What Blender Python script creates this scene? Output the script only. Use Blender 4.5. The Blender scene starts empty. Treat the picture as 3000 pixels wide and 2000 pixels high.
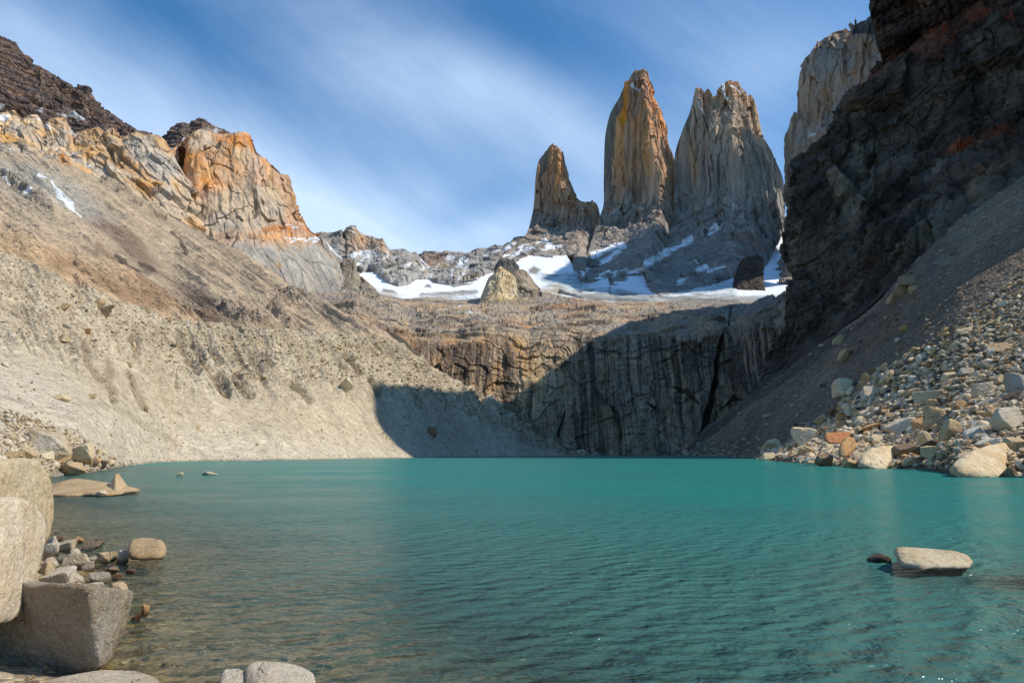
import bpy, bmesh, math, random
import numpy as np
from mathutils import Vector

# ------------------------------------------------------------------ camera
W0, H0, FP = 3000.0, 2000.0, 2000.0          # frame of the photo, focal length in its pixels
HZ = 1325.0                                  # horizon row
CAMZ = 2.2
TH = math.atan((HZ - 1000) / FP)
CT, ST = math.cos(TH), math.sin(TH)
scene = bpy.context.scene
cam_d = bpy.data.cameras.new('camera'); cam = bpy.data.objects.new('camera', cam_d)
scene.collection.objects.link(cam); scene.camera = cam
cam_d.sensor_width = 36; cam_d.lens = 24; cam_d.clip_start = 0.1; cam_d.clip_end = 20000
cam.location = (0, 0, CAMZ); cam.rotation_euler = (math.pi / 2 + TH, 0, 0)

# ------------------------------------------------------------------ light
SUN_EL, SUN_BACK = 46.0, 12.0                # height; degrees behind the picture plane, on the right
el, bk = math.radians(SUN_EL), math.radians(SUN_BACK)
SDIR = np.array([math.cos(el) * math.cos(bk), -math.cos(el) * math.sin(bk), math.sin(el)])
sun_d = bpy.data.lights.new('sun', 'SUN'); sun = bpy.data.objects.new('sun', sun_d)
scene.collection.objects.link(sun)
sun_d.energy = 4.25; sun_d.angle = math.radians(0.5); sun_d.color = (1.0, 0.925, 0.80)
sun.rotation_euler = Vector(SDIR).to_track_quat('Z', 'Y').to_euler()
sun.location = (200, -100, 300)
scene.view_settings.view_transform = 'Standard'; scene.view_settings.look = 'None'
scene.view_settings.exposure = 0.27; scene.view_settings.gamma = 1.0
scene.cycles.max_bounces = 5; scene.cycles.diffuse_bounces = 3; scene.cycles.transparent_max_bounces = 8
scene.cycles.use_adaptive_sampling = True

world = bpy.data.worlds.new('World'); scene.world = world; world.use_nodes = True


class NT:
    """tiny node-tree expression builder"""
    def __init__(s, tree): s.t = tree; s.n = tree.nodes; s.l = tree.links
    def node(s, typ, **kw):
        n = s.n.new(typ)
        for k, v in kw.items(): setattr(n, k, v)
        return n
    def put(s, sock, v):
        if v is None: return
        if hasattr(v, 'is_output'): s.l.new(v, sock)
        elif isinstance(v, (tuple, list)):
            v = tuple(v)
            sock.default_value = v + (1.0,) if (sock.type == 'RGBA' and len(v) == 3) else v
        else: sock.default_value = v
    def m(s, op, a, b=None, c=None, clamp=False):
        n = s.node('ShaderNodeMath', operation=op); n.use_clamp = clamp
        s.put(n.inputs[0], a); s.put(n.inputs[1], b)
        if c is not None: s.put(n.inputs[2], c)
        return n.outputs[0]
    def mixc(s, f, a, b, bt='MIX'):
        n = s.node('ShaderNodeMix', data_type='RGBA', blend_type=bt); n.clamp_factor = True
        s.put(n.inputs[0], f); s.put(n.inputs[6], a); s.put(n.inputs[7], b); return n.outputs[2]
    def noise(s, vec, scale, detail=4, rough=0.55, dist=0.0):
        n = s.node('ShaderNodeTexNoise'); s.put(n.inputs['Vector'], vec); n.inputs['Scale'].default_value = scale
        n.inputs['Detail'].default_value = detail; n.inputs['Roughness'].default_value = rough
        n.inputs['Distortion'].default_value = dist; return n.outputs['Fac']
    def voro(s, vec, scale, feature='F1', out='Distance', rand=1.0):
        n = s.node('ShaderNodeTexVoronoi', feature=feature); s.put(n.inputs['Vector'], vec)
        n.inputs['Scale'].default_value = scale; n.inputs['Randomness'].default_value = rand
        return n.outputs[out]
    def mapr(s, v, a, b, c=0.0, d=1.0, smooth=False):
        n = s.node('ShaderNodeMapRange'); n.clamp = True
        if smooth: n.interpolation_type = 'SMOOTHSTEP'
        s.put(n.inputs[0], v)
        for i, q in zip((1, 2, 3, 4), (a, b, c, d)): s.put(n.inputs[i], q)
        return n.outputs[0]
    def scale(s, vec, sc, rot=(0, 0, 0)):
        n = s.node('ShaderNodeMapping'); s.put(n.inputs[0], vec); n.inputs['Scale'].default_value = sc
        n.inputs['Rotation'].default_value = rot; return n.outputs[0]
    def bump(s, h, strength, dist, normal=None):
        n = s.node('ShaderNodeBump'); s.put(n.inputs['Height'], h); n.inputs['Strength'].default_value = strength
        n.inputs['Distance'].default_value = dist; s.put(n.inputs['Normal'], normal); return n.outputs[0]


def build_sky():
    t = NT(world.node_tree); t.n.clear()
    sky = t.node('ShaderNodeTexSky', sky_type='NISHITA'); sky.sun_disc = False
    sky.sun_elevation = el
    sky.sun_rotation = math.atan2(SDIR[0], SDIR[1])
    sky.altitude = 900; sky.air_density = 1.0; sky.dust_density = 0.3; sky.ozone_density = 1.3
    tc = t.node('ShaderNodeTexCoord'); sep = t.node('ShaderNodeSeparateXYZ'); t.l.new(tc.outputs['Generated'], sep.inputs[0])
    x, y, z = sep.outputs
    den = t.m('MAXIMUM', t.m('ADD', t.m('MULTIPLY', y, CT), t.m('MULTIPLY', z, ST)), 0.15)
    u = t.m('DIVIDE', x, den)
    v = t.m('DIVIDE', t.m('SUBTRACT', t.m('MULTIPLY', z, CT), t.m('MULTIPLY', y, ST)), den)
    comb = t.node('ShaderNodeCombineXYZ'); t.l.new(u, comb.inputs[0]); t.l.new(v, comb.inputs[1])
    warp = t.noise(comb.outputs[0], 1.6, 3, 0.5)
    warp2 = t.noise(t.scale(comb.outputs[0], (1, 1, 1), (0.3, 0, 2)), 1.9, 3, 0.5)
    u = t.m('ADD', u, t.m('MULTIPLY', t.m('SUBTRACT', warp, 0.5), 0.22))
    v = t.m('ADD', v, t.m('MULTIPLY', t.m('SUBTRACT', warp2, 0.5), 0.16))
    # thin high cloud: (px, py, half length, half width, angle, strength), laid out on the sky dome's directions
    blobs = [(160, 270, 600, 150, -32, 0.70), (760, 500, 520, 150, -30, 0.75), (1120, 180, 520, 190, -50, 0.42),
             (1000, 420, 600, 150, -38, 0.35),
             (1560, 360, 560, 120, -22, 0.70), (1900, 120, 600, 160, 8, 0.25), (1150, 700, 800, 95, 0, 0.75),
             (2150, 420, 260, 260, 0, 0.35), (2300, 150, 300, 90, 20, 0.30), (980, 600, 460, 110, -5, 0.45),
             (60, 60, 300, 120, -25, 0.25), (1500, 520, 160, 120, -10, 0.20), (1740, 560, 200, 160, 0, 0.35),
             (700, 230, 330, 90, -38, -0.35), (1600, 150, 360, 130, -15, -0.40), (1330, 620, 260, 70, 12, -0.4),
             (560, 60, 260, 70, -20, -0.15)]
    tot = 0.20
    for px, py, a, b, ang, A in blobs:
        du = t.m('SUBTRACT', u, (px - 1500) / FP); dv = t.m('SUBTRACT', v, (1000 - py) / FP)
        ca, sa = math.cos(math.radians(ang)), math.sin(math.radians(ang))
        p = t.m('MULTIPLY', t.m('ADD', t.m('MULTIPLY', du, ca), t.m('MULTIPLY', dv, sa)), FP / a)
        q = t.m('MULTIPLY', t.m('SUBTRACT', t.m('MULTIPLY', dv, ca), t.m('MULTIPLY', du, sa)), FP / b)
        g = t.m('POWER', math.e, t.m('MULTIPLY', t.m('ADD', t.m('MULTIPLY', p, p), t.m('MULTIPLY', q, q)), -1.0))
        tot = t.m('ADD', tot, t.m('MULTIPLY', g, A))
    streak = t.noise(t.scale(t.scale(comb.outputs[0], (1, 1, 1), (0, 0, math.radians(27))), (1.0, 2.8, 1)), 1.9, 7, 0.62, 0.8)
    fine = t.noise(t.scale(t.scale(comb.outputs[0], (1, 1, 1), (0, 0, math.radians(38))), (1.5, 7.0, 1)), 5.0, 6, 0.65, 0.6)
    tot = t.m('MULTIPLY', tot, t.m('ADD', 0.35, t.m('MULTIPLY', streak, 1.25)))
    tot = t.m('ADD', tot, t.m('MULTIPLY', t.m('SUBTRACT', fine, 0.5), 0.22))
    fac = t.m('MULTIPLY', t.m('POWER', t.m('MAXIMUM', tot, 0.0), 1.25), 0.54, clamp=True)
    skyc = t.mixc(1.0, sky.outputs[0], (0.66, 0.99, 1.16), 'MULTIPLY')
    cloud = t.mixc(fac, skyc, (4.7, 5.9, 7.6))
    sat = t.node('ShaderNodeHueSaturation'); sat.inputs['Saturation'].default_value = 1.08; t.l.new(cloud, sat.inputs['Color'])
    bg = t.node('ShaderNodeBackground'); bg.inputs[1].default_value = 0.126; t.l.new(sat.outputs[0], bg.inputs[0])
    out = t.node('ShaderNodeOutputWorld'); t.l.new(bg.outputs[0], out.inputs[0])


build_sky()

# ------------------------------------------------------------------ numeric helpers
rng = np.random.default_rng(7)
random.seed(7)


def P(px, py, Y):
    u = (px - 1500) / FP; v = (1000 - py) / FP; d = CT - ST * v
    return np.array([u / d * Y, Y, CAMZ + (ST + CT * v) / d * Y])


def G(px, Y, z=0.0):
    """point on the column of pixel px at distance Y and height z"""
    r = (z - CAMZ) / Y
    v = (r * CT - ST) / (CT + r * ST); d = CT - ST * v
    return np.array([(px - 1500) / FP / d * Y, Y, z])


def proj(p):
    d = p[..., 1] * CT + (p[..., 2] - CAMZ) * ST
    d = np.where(d < 0.01, 0.01, d)
    return 1500 + FP * p[..., 0] / d, 1000 - FP * ((p[..., 2] - CAMZ) * CT - p[..., 1] * ST) / d


def YW(py):
    """distance of the water surface seen at row py"""
    return CAMZ * FP / (py - HZ) * 1.0


def _h(ix, iy, iz, seed):
    n = (ix.astype(np.int64) * 374761393 + iy.astype(np.int64) * 668265263 + iz.astype(np.int64) * 2147483647 + seed * 1274126177) & 0xffffffff
    n = ((n ^ (n >> 13)) * 1274126177) & 0xffffffff
    n = ((n ^ (n >> 16)) * 2246822519) & 0xffffffff
    return n ^ (n >> 15)


def noise3(p, seed=0):
    i = np.floor(p).astype(np.int64); f = p - i
    w = f * f * f * (f * (f * 6 - 15) + 10)
    r = 0
    for dx in (0, 1):
        for dy in (0, 1):
            for dz in (0, 1):
                h = _h(i[..., 0] + dx, i[..., 1] + dy, i[..., 2] + dz, seed)
                gx = ((h & 255) / 127.5 - 1); gy = (((h >> 8) & 255) / 127.5 - 1); gz = (((h >> 16) & 255) / 127.5 - 1)
                d = gx * (f[..., 0] - dx) + gy * (f[..., 1] - dy) + gz * (f[..., 2] - dz)
                ww = (w[..., 0] if dx else 1 - w[..., 0]) * (w[..., 1] if dy else 1 - w[..., 1]) * (w[..., 2] if dz else 1 - w[..., 2])
                r = r + d * ww
    return r


def fbm(p, scale=1.0, octv=4, seed=0, gain=0.5, st=(1, 1, 1)):
    q = p * (np.array(st) * scale); a = 1.0; r = 0; tot = 0
    for o in range(octv):
        r = r + a * noise3(q, seed + o * 17); tot += a; q = q * 2.03 + 11.3; a *= gain
    return r / tot * 1.6


def ridged(p, scale=1.0, octv=4, seed=0, gain=0.5, st=(1, 1, 1)):
    q = p * (np.array(st) * scale); a = 1.0; r = 0; tot = 0
    for o in range(octv):
        n = 1 - np.abs(noise3(q, seed + o * 17)) * 2.2
        r = r + a * n; tot += a; q = q * 2.07 + 7.7; a *= gain
    return r / tot


def facet(p, scale, seed=0, st=(1, 1, 1), tilt=1.0):
    """broken-block relief: every cell is a tilted plane of its own; returns height (about -1..1) and a random tone per cell"""
    q = p * (np.array(st) * scale); i = np.floor(q).astype(np.int64); best = np.full(q.shape[:-1], 1e9)
    h = np.zeros(best.shape); r = np.zeros(best.shape)
    for dx in (-1, 0, 1):
        for dy in (-1, 0, 1):
            for dz in (-1, 0, 1):
                cx, cy, cz = i[..., 0] + dx, i[..., 1] + dy, i[..., 2] + dz
                a = _h(cx, cy, cz, seed); fx = cx + (a & 1023) / 1023.; fy = cy + ((a >> 10) & 1023) / 1023.; fz = cz + ((a >> 20) & 1023) / 1023.
                ex, ey, ez = q[..., 0] - fx, q[..., 1] - fy, q[..., 2] - fz; d = ex * ex + ey * ey + ez * ez
                m = d < best; best = np.where(m, d, best)
                b = (a * 40503) & 0xffffffff; b = b ^ (b >> 11)
                v = ((b & 255) / 255. - .5) * .9 + tilt * (ex * (((b >> 8) & 255) / 127.5 - 1) + ey * (((b >> 14) & 255) / 127.5 - 1) + ez * (((b >> 20) & 255) / 127.5 - 1))
                h = np.where(m, v, h); r = np.where(m, ((b >> 5) & 255) / 255., r)
    return h, r - .5


def blocks(V, s, seed, st=(1, 1, 1), warp=.35):
    """two sizes of broken blocks on noise-warped coordinates"""
    W = V + np.stack([fbm(V, 1.3 / s, 2, seed + 71), fbm(V, 1.3 / s, 2, seed + 72), fbm(V, 1.3 / s, 2, seed + 73)], -1) * s * warp
    a, r1 = facet(W, 1 / s, seed, st); b, r2 = facet(W, 2.9 / s, seed + 5, st)
    return (a + .38 * b) * s * .2, r1 + .6 * r2


def sstep(a, b, x):
    t = np.clip((x - a) / (b - a), 0, 1); return t * t * (3 - 2 * t)


def mix(a, b, f):
    f = np.asarray(f)
    if f.ndim == np.ndim(a) - 1 or (np.ndim(a) == 1 and np.ndim(b) <= 1 or np.ndim(a) == f.ndim + 1): f = f[..., None]
    return np.asarray(a) * (1 - f) + np.asarray(b) * f


def L(h):
    """sRGB hex to linear"""
    c = np.array([int(h[i:i + 2], 16) for i in (0, 2, 4)]) / 255.0
    return np.where(c <= 0.04045, c / 12.92, ((c + 0.055) / 1.055) ** 2.4)


def poly_mask(px, py, poly, soft=6.0):
    """soft inside test of a polygon: 1 inside, 0 outside"""
    poly = np.asarray(poly, float); n = len(poly)
    inside = np.zeros(px.shape, bool); dist = np.full(px.shape, 1e9)
    for i in range(n):
        x0, y0 = poly[i]; x1, y1 = poly[(i + 1) % n]
        c = ((y0 > py) != (y1 > py)) & (px < (x1 - x0) * (py - y0) / (y1 - y0 + 1e-12) + x0)
        inside ^= c
        t = np.clip(((px - x0) * (x1 - x0) + (py - y0) * (y1 - y0)) / ((x1 - x0) ** 2 + (y1 - y0) ** 2 + 1e-9), 0, 1)
        dist = np.minimum(dist, np.hypot(px - x0 - t * (x1 - x0), py - y0 - t * (y1 - y0)))
    return sstep(-soft, soft, np.where(inside, dist, -dist))


def line_mask(px, py, pts, width):
    """1 on a polyline, falling off; width may be a number or one per point"""
    pts = np.asarray(pts, float); best = np.zeros(px.shape)
    wd = np.full(len(pts), width) if np.isscalar(width) else np.asarray(width, float)
    for i in range(len(pts) - 1):
        x0, y0 = pts[i]; x1, y1 = pts[i + 1]
        t = np.clip(((px - x0) * (x1 - x0) + (py - y0) * (y1 - y0)) / ((x1 - x0) ** 2 + (y1 - y0) ** 2 + 1e-9), 0, 1)
        d = np.hypot(px - x0 - t * (x1 - x0), py - y0 - t * (y1 - y0)); w = wd[i] + (wd[i + 1] - wd[i]) * t
        best = np.maximum(best, 1 - sstep(0.5, 1.3, d / w))
    return best


def mesh_from_grid(name, grids, mat, smooth=False, attrs=None):
    """grids: list of (V[nv,nu,3], C[nv,nu,3]) -> one mesh object"""
    vs, cs, fs, off = [], [], [], 0
    for V, Cc in grids:
        if mat.name != 'glacier_snow': Cc = calib(np.array(Cc))
        nv, nu = V.shape[:2]
        vs.append(V.reshape(-1, 3)); cs.append(Cc.reshape(-1, 3))
        idx = np.arange(nv * nu).reshape(nv, nu) + off
        fs.append(np.stack([idx[:-1, :-1], idx[:-1, 1:], idx[1:, 1:], idx[1:, :-1]], -1).reshape(-1, 4)); off += nv * nu
    return mesh_raw(name, np.concatenate(vs), np.concatenate(fs), np.concatenate(cs), mat, smooth, attrs)


def mesh_raw(name, v, f, c, mat, smooth=False, attrs=None):
    me = bpy.data.meshes.new(name); k = f.shape[1]
    me.vertices.add(len(v)); me.vertices.foreach_set('co', np.ascontiguousarray(v, dtype=np.float32).ravel())
    me.loops.add(f.size); me.loops.foreach_set('vertex_index', np.ascontiguousarray(f, dtype=np.int32).ravel())
    me.polygons.add(len(f)); me.polygons.foreach_set('loop_start', np.arange(0, f.size, k, dtype=np.int32))
    me.polygons.foreach_set('use_smooth', np.full(len(f), smooth))
    if c is not None:
        a = me.color_attributes.new('Col', 'FLOAT_COLOR', 'POINT')
        a.data.foreach_set('color', np.concatenate([np.clip(c, 0, 1), np.ones((len(c), 1))], 1).astype(np.float32).ravel())
    for an, av in (attrs or {}).items():
        a = me.attributes.new(an, 'FLOAT', 'POINT'); a.data.foreach_set('value', np.asarray(av, np.float32).ravel())
    me.update(calc_edges=True)
    me.materials.append(mat)
    o = bpy.data.objects.new(name, me); scene.collection.objects.link(o)
    return o


ALB, SAT = 0.84, 0.85
def calib(c):
    l = (c @ np.array([.3, .55, .15]))[..., None]
    return (l + (c - l) * SAT) * ALB * np.array([1.02, .985, .955])


def tag(o, label=None, cat=None, group=None, kind=None):
    if label: o['label'] = label
    if cat: o['category'] = cat
    if group: o['group'] = group
    if kind: o['kind'] = kind
    return o


def pchip(s, V, q):
    """monotone cubic through V[k] at s[k], evaluated at q"""
    s = np.asarray(s, float); h = np.diff(s); d = np.diff(V, axis=0) / h[:, None, None]
    m = np.zeros_like(V)
    if len(s) > 2:
        prod = d[:-1] * d[1:]
        w1 = (2 * h[1:] + h[:-1])[:, None, None]; w2 = (h[1:] + 2 * h[:-1])[:, None, None]
        with np.errstate(all='ignore'):
            hm = (w1 + w2) / (w1 / d[:-1] + w2 / d[1:])
        m[1:-1] = np.where(prod > 0, np.nan_to_num(hm), 0)
    m[0] = d[0]; m[-1] = d[-1]
    k = np.clip(np.searchsorted(s, q, 'right') - 1, 0, len(s) - 2)
    t = ((q - s[k]) / h[k])[:, None, None]; hh = h[k][:, None, None]
    return ((2 * t ** 3 - 3 * t ** 2 + 1) * V[k] + (t ** 3 - 2 * t ** 2 + t) * hh * m[k]
            + (-2 * t ** 3 + 3 * t ** 2) * V[k + 1] + (t ** 3 - t ** 2) * hh * m[k + 1])


def loft(rows, nu, nv, dens=None, linear=False):
    """rows: list of lists of world points; every row resampled to nu columns by its picture x"""
    R, PX = [], []
    for r in rows:
        r = np.array([np.asarray(q, float) for q in r])
        px, py = proj(r)
        d = np.abs(np.diff(px)) + 0.05 * np.abs(np.diff(py)) + 1e-6
        t = np.concatenate([[0], np.cumsum(d)]); t /= t[-1]
        tt = np.linspace(0, 1, nu)
        R.append(np.stack([np.interp(tt, t, r[:, k]) for k in range(3)], -1))
    R = np.array(R)
    px, py = proj(R)
    gap = np.hypot(np.diff(px, axis=0), np.diff(py, axis=0))
    gap = np.clip(gap, 0, 400).mean(1) + 6
    if dens is not None: gap = gap * np.asarray(dens)
    s = np.concatenate([[0], np.cumsum(gap)]); s /= s[-1]
    q = np.unique(np.concatenate([np.linspace(0, 1, nv), s]))
    if linear:
        k = np.clip(np.searchsorted(s, q, 'right') - 1, 0, len(s) - 2)
        t = ((q - s[k]) / (s[k + 1] - s[k]))[:, None, None]
        V = R[k] * (1 - t) + R[k + 1] * t
    else: V = pchip(s, R, q)
    T = np.broadcast_to(np.linspace(0, 1, nu)[None], V.shape[:2])
    Sv = np.broadcast_to(q[:, None], V.shape[:2])
    return V, T, Sv, s


def normals(V):
    a = np.gradient(V, axis=1); b = np.gradient(V, axis=0)
    n = np.cross(a, b); n /= (np.linalg.norm(n, axis=-1, keepdims=True) + 1e-9)
    # towards the camera
    s = np.sign((n * (np.array([0, 0, CAMZ]) - V)).sum(-1, keepdims=True)); s[s == 0] = 1
    return n * s


# ------------------------------------------------------------------ materials
def base_mat(name):
    m = bpy.data.materials.new(name); m.use_nodes = True
    t = NT(m.node_tree); t.n.clear()
    b = t.node('ShaderNodeBsdfPrincipled'); out = t.node('ShaderNodeOutputMaterial'); t.l.new(b.outputs[0], out.inputs[0])
    b.inputs['Specular IOR Level'].default_value = 0.25; b.inputs['Roughness'].default_value = 0.9
    return m, t, b


def rock_mat(name, s, var=0.5, bump=1.0, bdist=1.0, st=(1, 1, 1), crack=0.4, hue=0.15, rot=(0, 0, 0)):
    """rock face: vertex colour (its geology) x procedural grain, cracks and relief; s = grain size in metres"""
    m, t, b = base_mat(name)
    tc = t.node('ShaderNodeTexCoord'); co = t.scale(tc.outputs['Object'], st, rot)
    col = t.node('ShaderNodeAttribute', attribute_name='Col').outputs['Color']
    n1 = t.noise(co, 1 / s, 6, 0.65); n2 = t.noise(co, 0.23 / s, 5, 0.6, 0.5)
    v = t.voro(t.scale(co, (1, 1, 0.6)), 0.35 / s, 'DISTANCE_TO_EDGE')
    cr = t.mapr(v, 0.0, 0.06, 1 - crack, 1.0)
    f = t.m('MULTIPLY', t.mapr(n1, 0.25, 0.75, 1 - var, 1 + var * 0.8), t.mapr(n2, 0.3, 0.7, 1 - var * 0.6, 1 + var * 0.6))
    f = t.m('MULTIPLY', f, cr)
    cc = t.mixc(1.0, col, f, 'MULTIPLY')
    hs = t.node('ShaderNodeHueSaturation'); t.put(hs.inputs['Saturation'], t.mapr(n2, 0.3, 0.7, 1 - hue * 2, 1 + hue * 2)); t.l.new(cc, hs.inputs['Color'])
    t.l.new(hs.outputs[0], b.inputs['Base Color'])
    h = t.m('ADD', t.m('MULTIPLY', n1, 1.0), t.m('ADD', t.m('MULTIPLY', n2, 1.6), t.m('MULTIPLY', t.mapr(v, 0, 0.12), 0.5)))
    t.l.new(t.bump(h, bump, bdist), b.inputs['Normal'])
    return m


def scree_mat(name, s, var=0.35, bump=1.0, bdist=0.5, big=6.0, st=(1, 1, 1)):
    """loose stones and grit: cells of differing tone; s = stone size in metres"""
    m, t, b = base_mat(name)
    tc = t.node('ShaderNodeTexCoord'); co = t.scale(tc.outputs['Object'], st)
    col = t.node('ShaderNodeAttribute', attribute_name='Col').outputs['Color']
    tone = 1.0; hh = 0.0
    for k, (q, w) in enumerate(((1.0, 1.0), (2.6, 0.8), (big, 0.55))):
        c = t.voro(co, 1 / (s * q), out='Color'); d = t.voro(co, 1 / (s * q), out='Distance')
        sp = t.node('ShaderNodeSeparateColor'); t.l.new(c, sp.inputs[0])
        rare = t.mapr(sp.outputs[1], 0.55 if k else 0.2, 0.75 if k else 0.4)
        tv = t.m('MULTIPLY', t.m('SUBTRACT', sp.outputs[0], 0.5), rare)
        tone = t.m('ADD', tone, t.m('MULTIPLY', tv, var * w * 1.6))
        hh = t.m('ADD', hh, t.m('MULTIPLY', t.m('MULTIPLY', t.m('SUBTRACT', 0.7, d), rare), w * q ** 0.6))
    n2 = t.noise(co, 0.12 / s, 5, 0.6); n3 = t.noise(co, 1.9 / s, 3, 0.6)
    tone = t.m('MULTIPLY', tone, t.mapr(n2, 0.3, 0.7, 0.86, 1.14)); tone = t.m('MULTIPLY', tone, t.mapr(n3, 0.3, 0.7, 0.85, 1.15))
    cc = t.mixc(1.0, col, tone, 'MULTIPLY')
    t.l.new(cc, b.inputs['Base Color'])
    h = t.m('ADD', hh, t.m('MULTIPLY', n2, 2.0))
    t.l.new(t.bump(h, bump, bdist), b.inputs['Normal'])
    return m


def boulder_mat(name, use_attr=False, fine=1.0, wet=True):
    m, t, b = base_mat(name)
    tc = t.node('ShaderNodeTexCoord'); geo = t.node('ShaderNodeNewGeometry')
    info = t.node('ShaderNodeObjectInfo')
    off = t.node('ShaderNodeVectorMath', operation='ADD'); t.l.new(geo.outputs['Position'], off.inputs[0])
    pos = off.outputs[0]
    col = t.node('ShaderNodeAttribute', attribute_name='Col').outputs['Color'] if use_attr else info.outputs['Color']
    big = t.noise(pos, 1.1 * fine, 5, 0.6); mid = t.noise(pos, 7 * fine, 6, 0.75); sp = t.noise(pos, 90 * fine, 3, 0.7)
    sp2 = t.voro(pos, 85 * fine, out='Color'); ss = t.node('ShaderNodeSeparateColor'); t.l.new(sp2, ss.inputs[0])
    c = t.mixc(t.mapr(big, 0.42, 0.66), col, t.mixc(1.0, col, (0.86, 0.74, 0.58), 'MULTIPLY'))
    c = t.mixc(t.mapr(mid, 0.50, 0.70, 0, 0.6), c, t.mixc(1.0, c, (0.5, 0.47, 0.42), 'MULTIPLY'))
    c = t.mixc(1.0, c, t.mapr(sp, 0.3, 0.7, 0.72, 1.22), 'MULTIPLY')
    wp = t.node('ShaderNodeVectorMath', operation='ADD'); nz = t.node('ShaderNodeTexNoise'); nz.inputs['Scale'].default_value = 2.4 * fine; nz.inputs['Detail'].default_value = 4; t.l.new(pos, nz.inputs['Vector'])
    t.l.new(t.scale(pos, (1, 1, 1)), wp.inputs[0]); sc2 = t.node('ShaderNodeVectorMath', operation='SCALE'); t.l.new(nz.outputs['Color'], sc2.inputs[0]); sc2.inputs['Scale'].default_value = .9 / fine; t.l.new(sc2.outputs[0], wp.inputs[1])
    ce = t.voro(t.scale(wp.outputs[0], (.8, .8, 1.3), (.5, .3, .4)), .75 * fine, 'DISTANCE_TO_EDGE')
    crk = t.m('MULTIPLY', t.mapr(ce, 0.0, 0.010, 1, 0), t.mapr(t.noise(pos, 1.7 * fine, 3, .6), .50, .60))
    c = t.mixc(t.m('MULTIPLY', crk, .6), c, (0.10, 0.085, 0.07))
    lich = t.mapr(t.noise(pos, 3.2 * fine, 6, .75), .60, .70, 0, .35); c = t.mixc(lich, c, t.mixc(1.0, c, (.62, .62, .60), 'MULTIPLY'))
    c = t.mixc(t.mapr(ss.outputs[0], 0.88, 0.93, 0, 0.4), c, (0.10, 0.10, 0.10))
    c = t.mixc(t.mapr(ss.outputs[1], 0.86, 0.93, 0, 0.35), c, (0.75, 0.70, 0.62))
    if wet:
        sz = t.node('ShaderNodeSeparateXYZ'); t.l.new(geo.outputs['Position'], sz.inputs[0])
        wl = t.mapr(t.m('ADD', sz.outputs[2], t.m('MULTIPLY', mid, -0.10)), -0.03, 0.03, 1, 0)
        c = t.mixc(t.m('MULTIPLY', wl, 0.85), c, t.mixc(1.0, c, (0.30, 0.24, 0.15), 'MULTIPLY'))
        t.put(b.inputs['Roughness'], t.mapr(wl, 0, 1, 0.88, 0.35))
    t.l.new(c, b.inputs['Base Color'])
    h = t.m('ADD', t.m('MULTIPLY', big, 1.6), t.m('ADD', t.m('MULTIPLY', mid, 0.5), t.m('ADD', t.m('MULTIPLY', sp, 0.10), t.m('MULTIPLY', crk, -.30))))
    t.l.new(t.bump(h, 1.0, 0.16 / fine ** .8), b.inputs['Normal'])
    return m


M_moraine = scree_mat('moraine_gravel', 0.45, 0.34, 0.9, 0.26)
M_slope = scree_mat('brown_scree', 1.3, 0.30, 0.8, 0.8)
M_talus = scree_mat('grey_talus', 0.6, 0.55, 1.0, 0.45)
M_orange = rock_mat('orange_rock', 9.0, 0.34, 1.0, 5.0, (1, 1, 0.7), 0.25)
M_dark = rock_mat('dark_sedimentary_rock', 9.0, 0.4, 1.0, 6.0, (1, 1, 2.2), 0.2, 0.15)
M_granite = rock_mat('grey_granite', 14.0, 0.30, 1.0, 6.0, (1, 1, 0.5), 0.15)
M_tower = rock_mat('tower_granite', 14.0, 0.34, 1.0, 9.0, (1, 1, 0.16), 0.25)
M_cliff = rock_mat('streaked_granite', 4.5, 0.30, 1.0, 2.5, (1, 1, 0.3), 0.22)
M_black = rock_mat('dark_cliff_rock', 5.0, 0.45, 1.0, 3.5, (1, 1, 0.8), 0.3)
M_fin = rock_mat('pale_fin_rock', 7.0, 0.25, 0.9, 3.0, (1, 1, 0.5), 0.2)
M_boulder = boulder_mat('granite_boulder')
M_far_boulder = boulder_mat('granite_boulder_coarse', fine=0.22, wet=False)
M_stones = boulder_mat('granite_stones', True, fine=0.3, wet=False)


def snow_mat():
    m, t, b = base_mat('glacier_snow')
    tc = t.node('ShaderNodeTexCoord'); co = tc.outputs['Object']
    col = t.node('ShaderNodeAttribute', attribute_name='Col').outputs['Color']
    n = t.noise(co, 0.03, 6, 0.65, 0.5); n2 = t.noise(co, 0.12, 5, 0.7)
    c = t.mixc(1.0, col, t.mapr(n2, 0.3, 0.7, 0.9, 1.06), 'MULTIPLY')
    t.l.new(c, b.inputs['Base Color']); b.inputs['Roughness'].default_value = 0.6
    t.l.new(t.bump(t.m('ADD', n, t.m('MULTIPLY', n2, 0.5)), 0.7, 7.0), b.inputs['Normal'])
    return m


M_snow = snow_mat()
SNOW = np.array([0.80, 0.84, 0.90])


def rows_px(*rows):
    return [[P(*q) for q in r] for r in rows]


# ================================================================== LANDFORMS
# glacier plane: distance by row
def YG(py): return float(np.interp(py, [690, 750, 800, 840, 880, 900], [1850, 1680, 1480, 1320, 1150, 1090]))


def snow_strokes(px, py, V, strokes, seed):
    """thin snow lying on ledges, ragged by noise"""
    wx = fbm(V, 0.02, 3, seed) * 14; wy = fbm(V, 0.022, 3, seed + 5) * 10
    s = np.zeros(px.shape)
    for pts, w in strokes: s = np.maximum(s, line_mask(px + wx, py + wy, pts, w))
    return s


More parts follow.
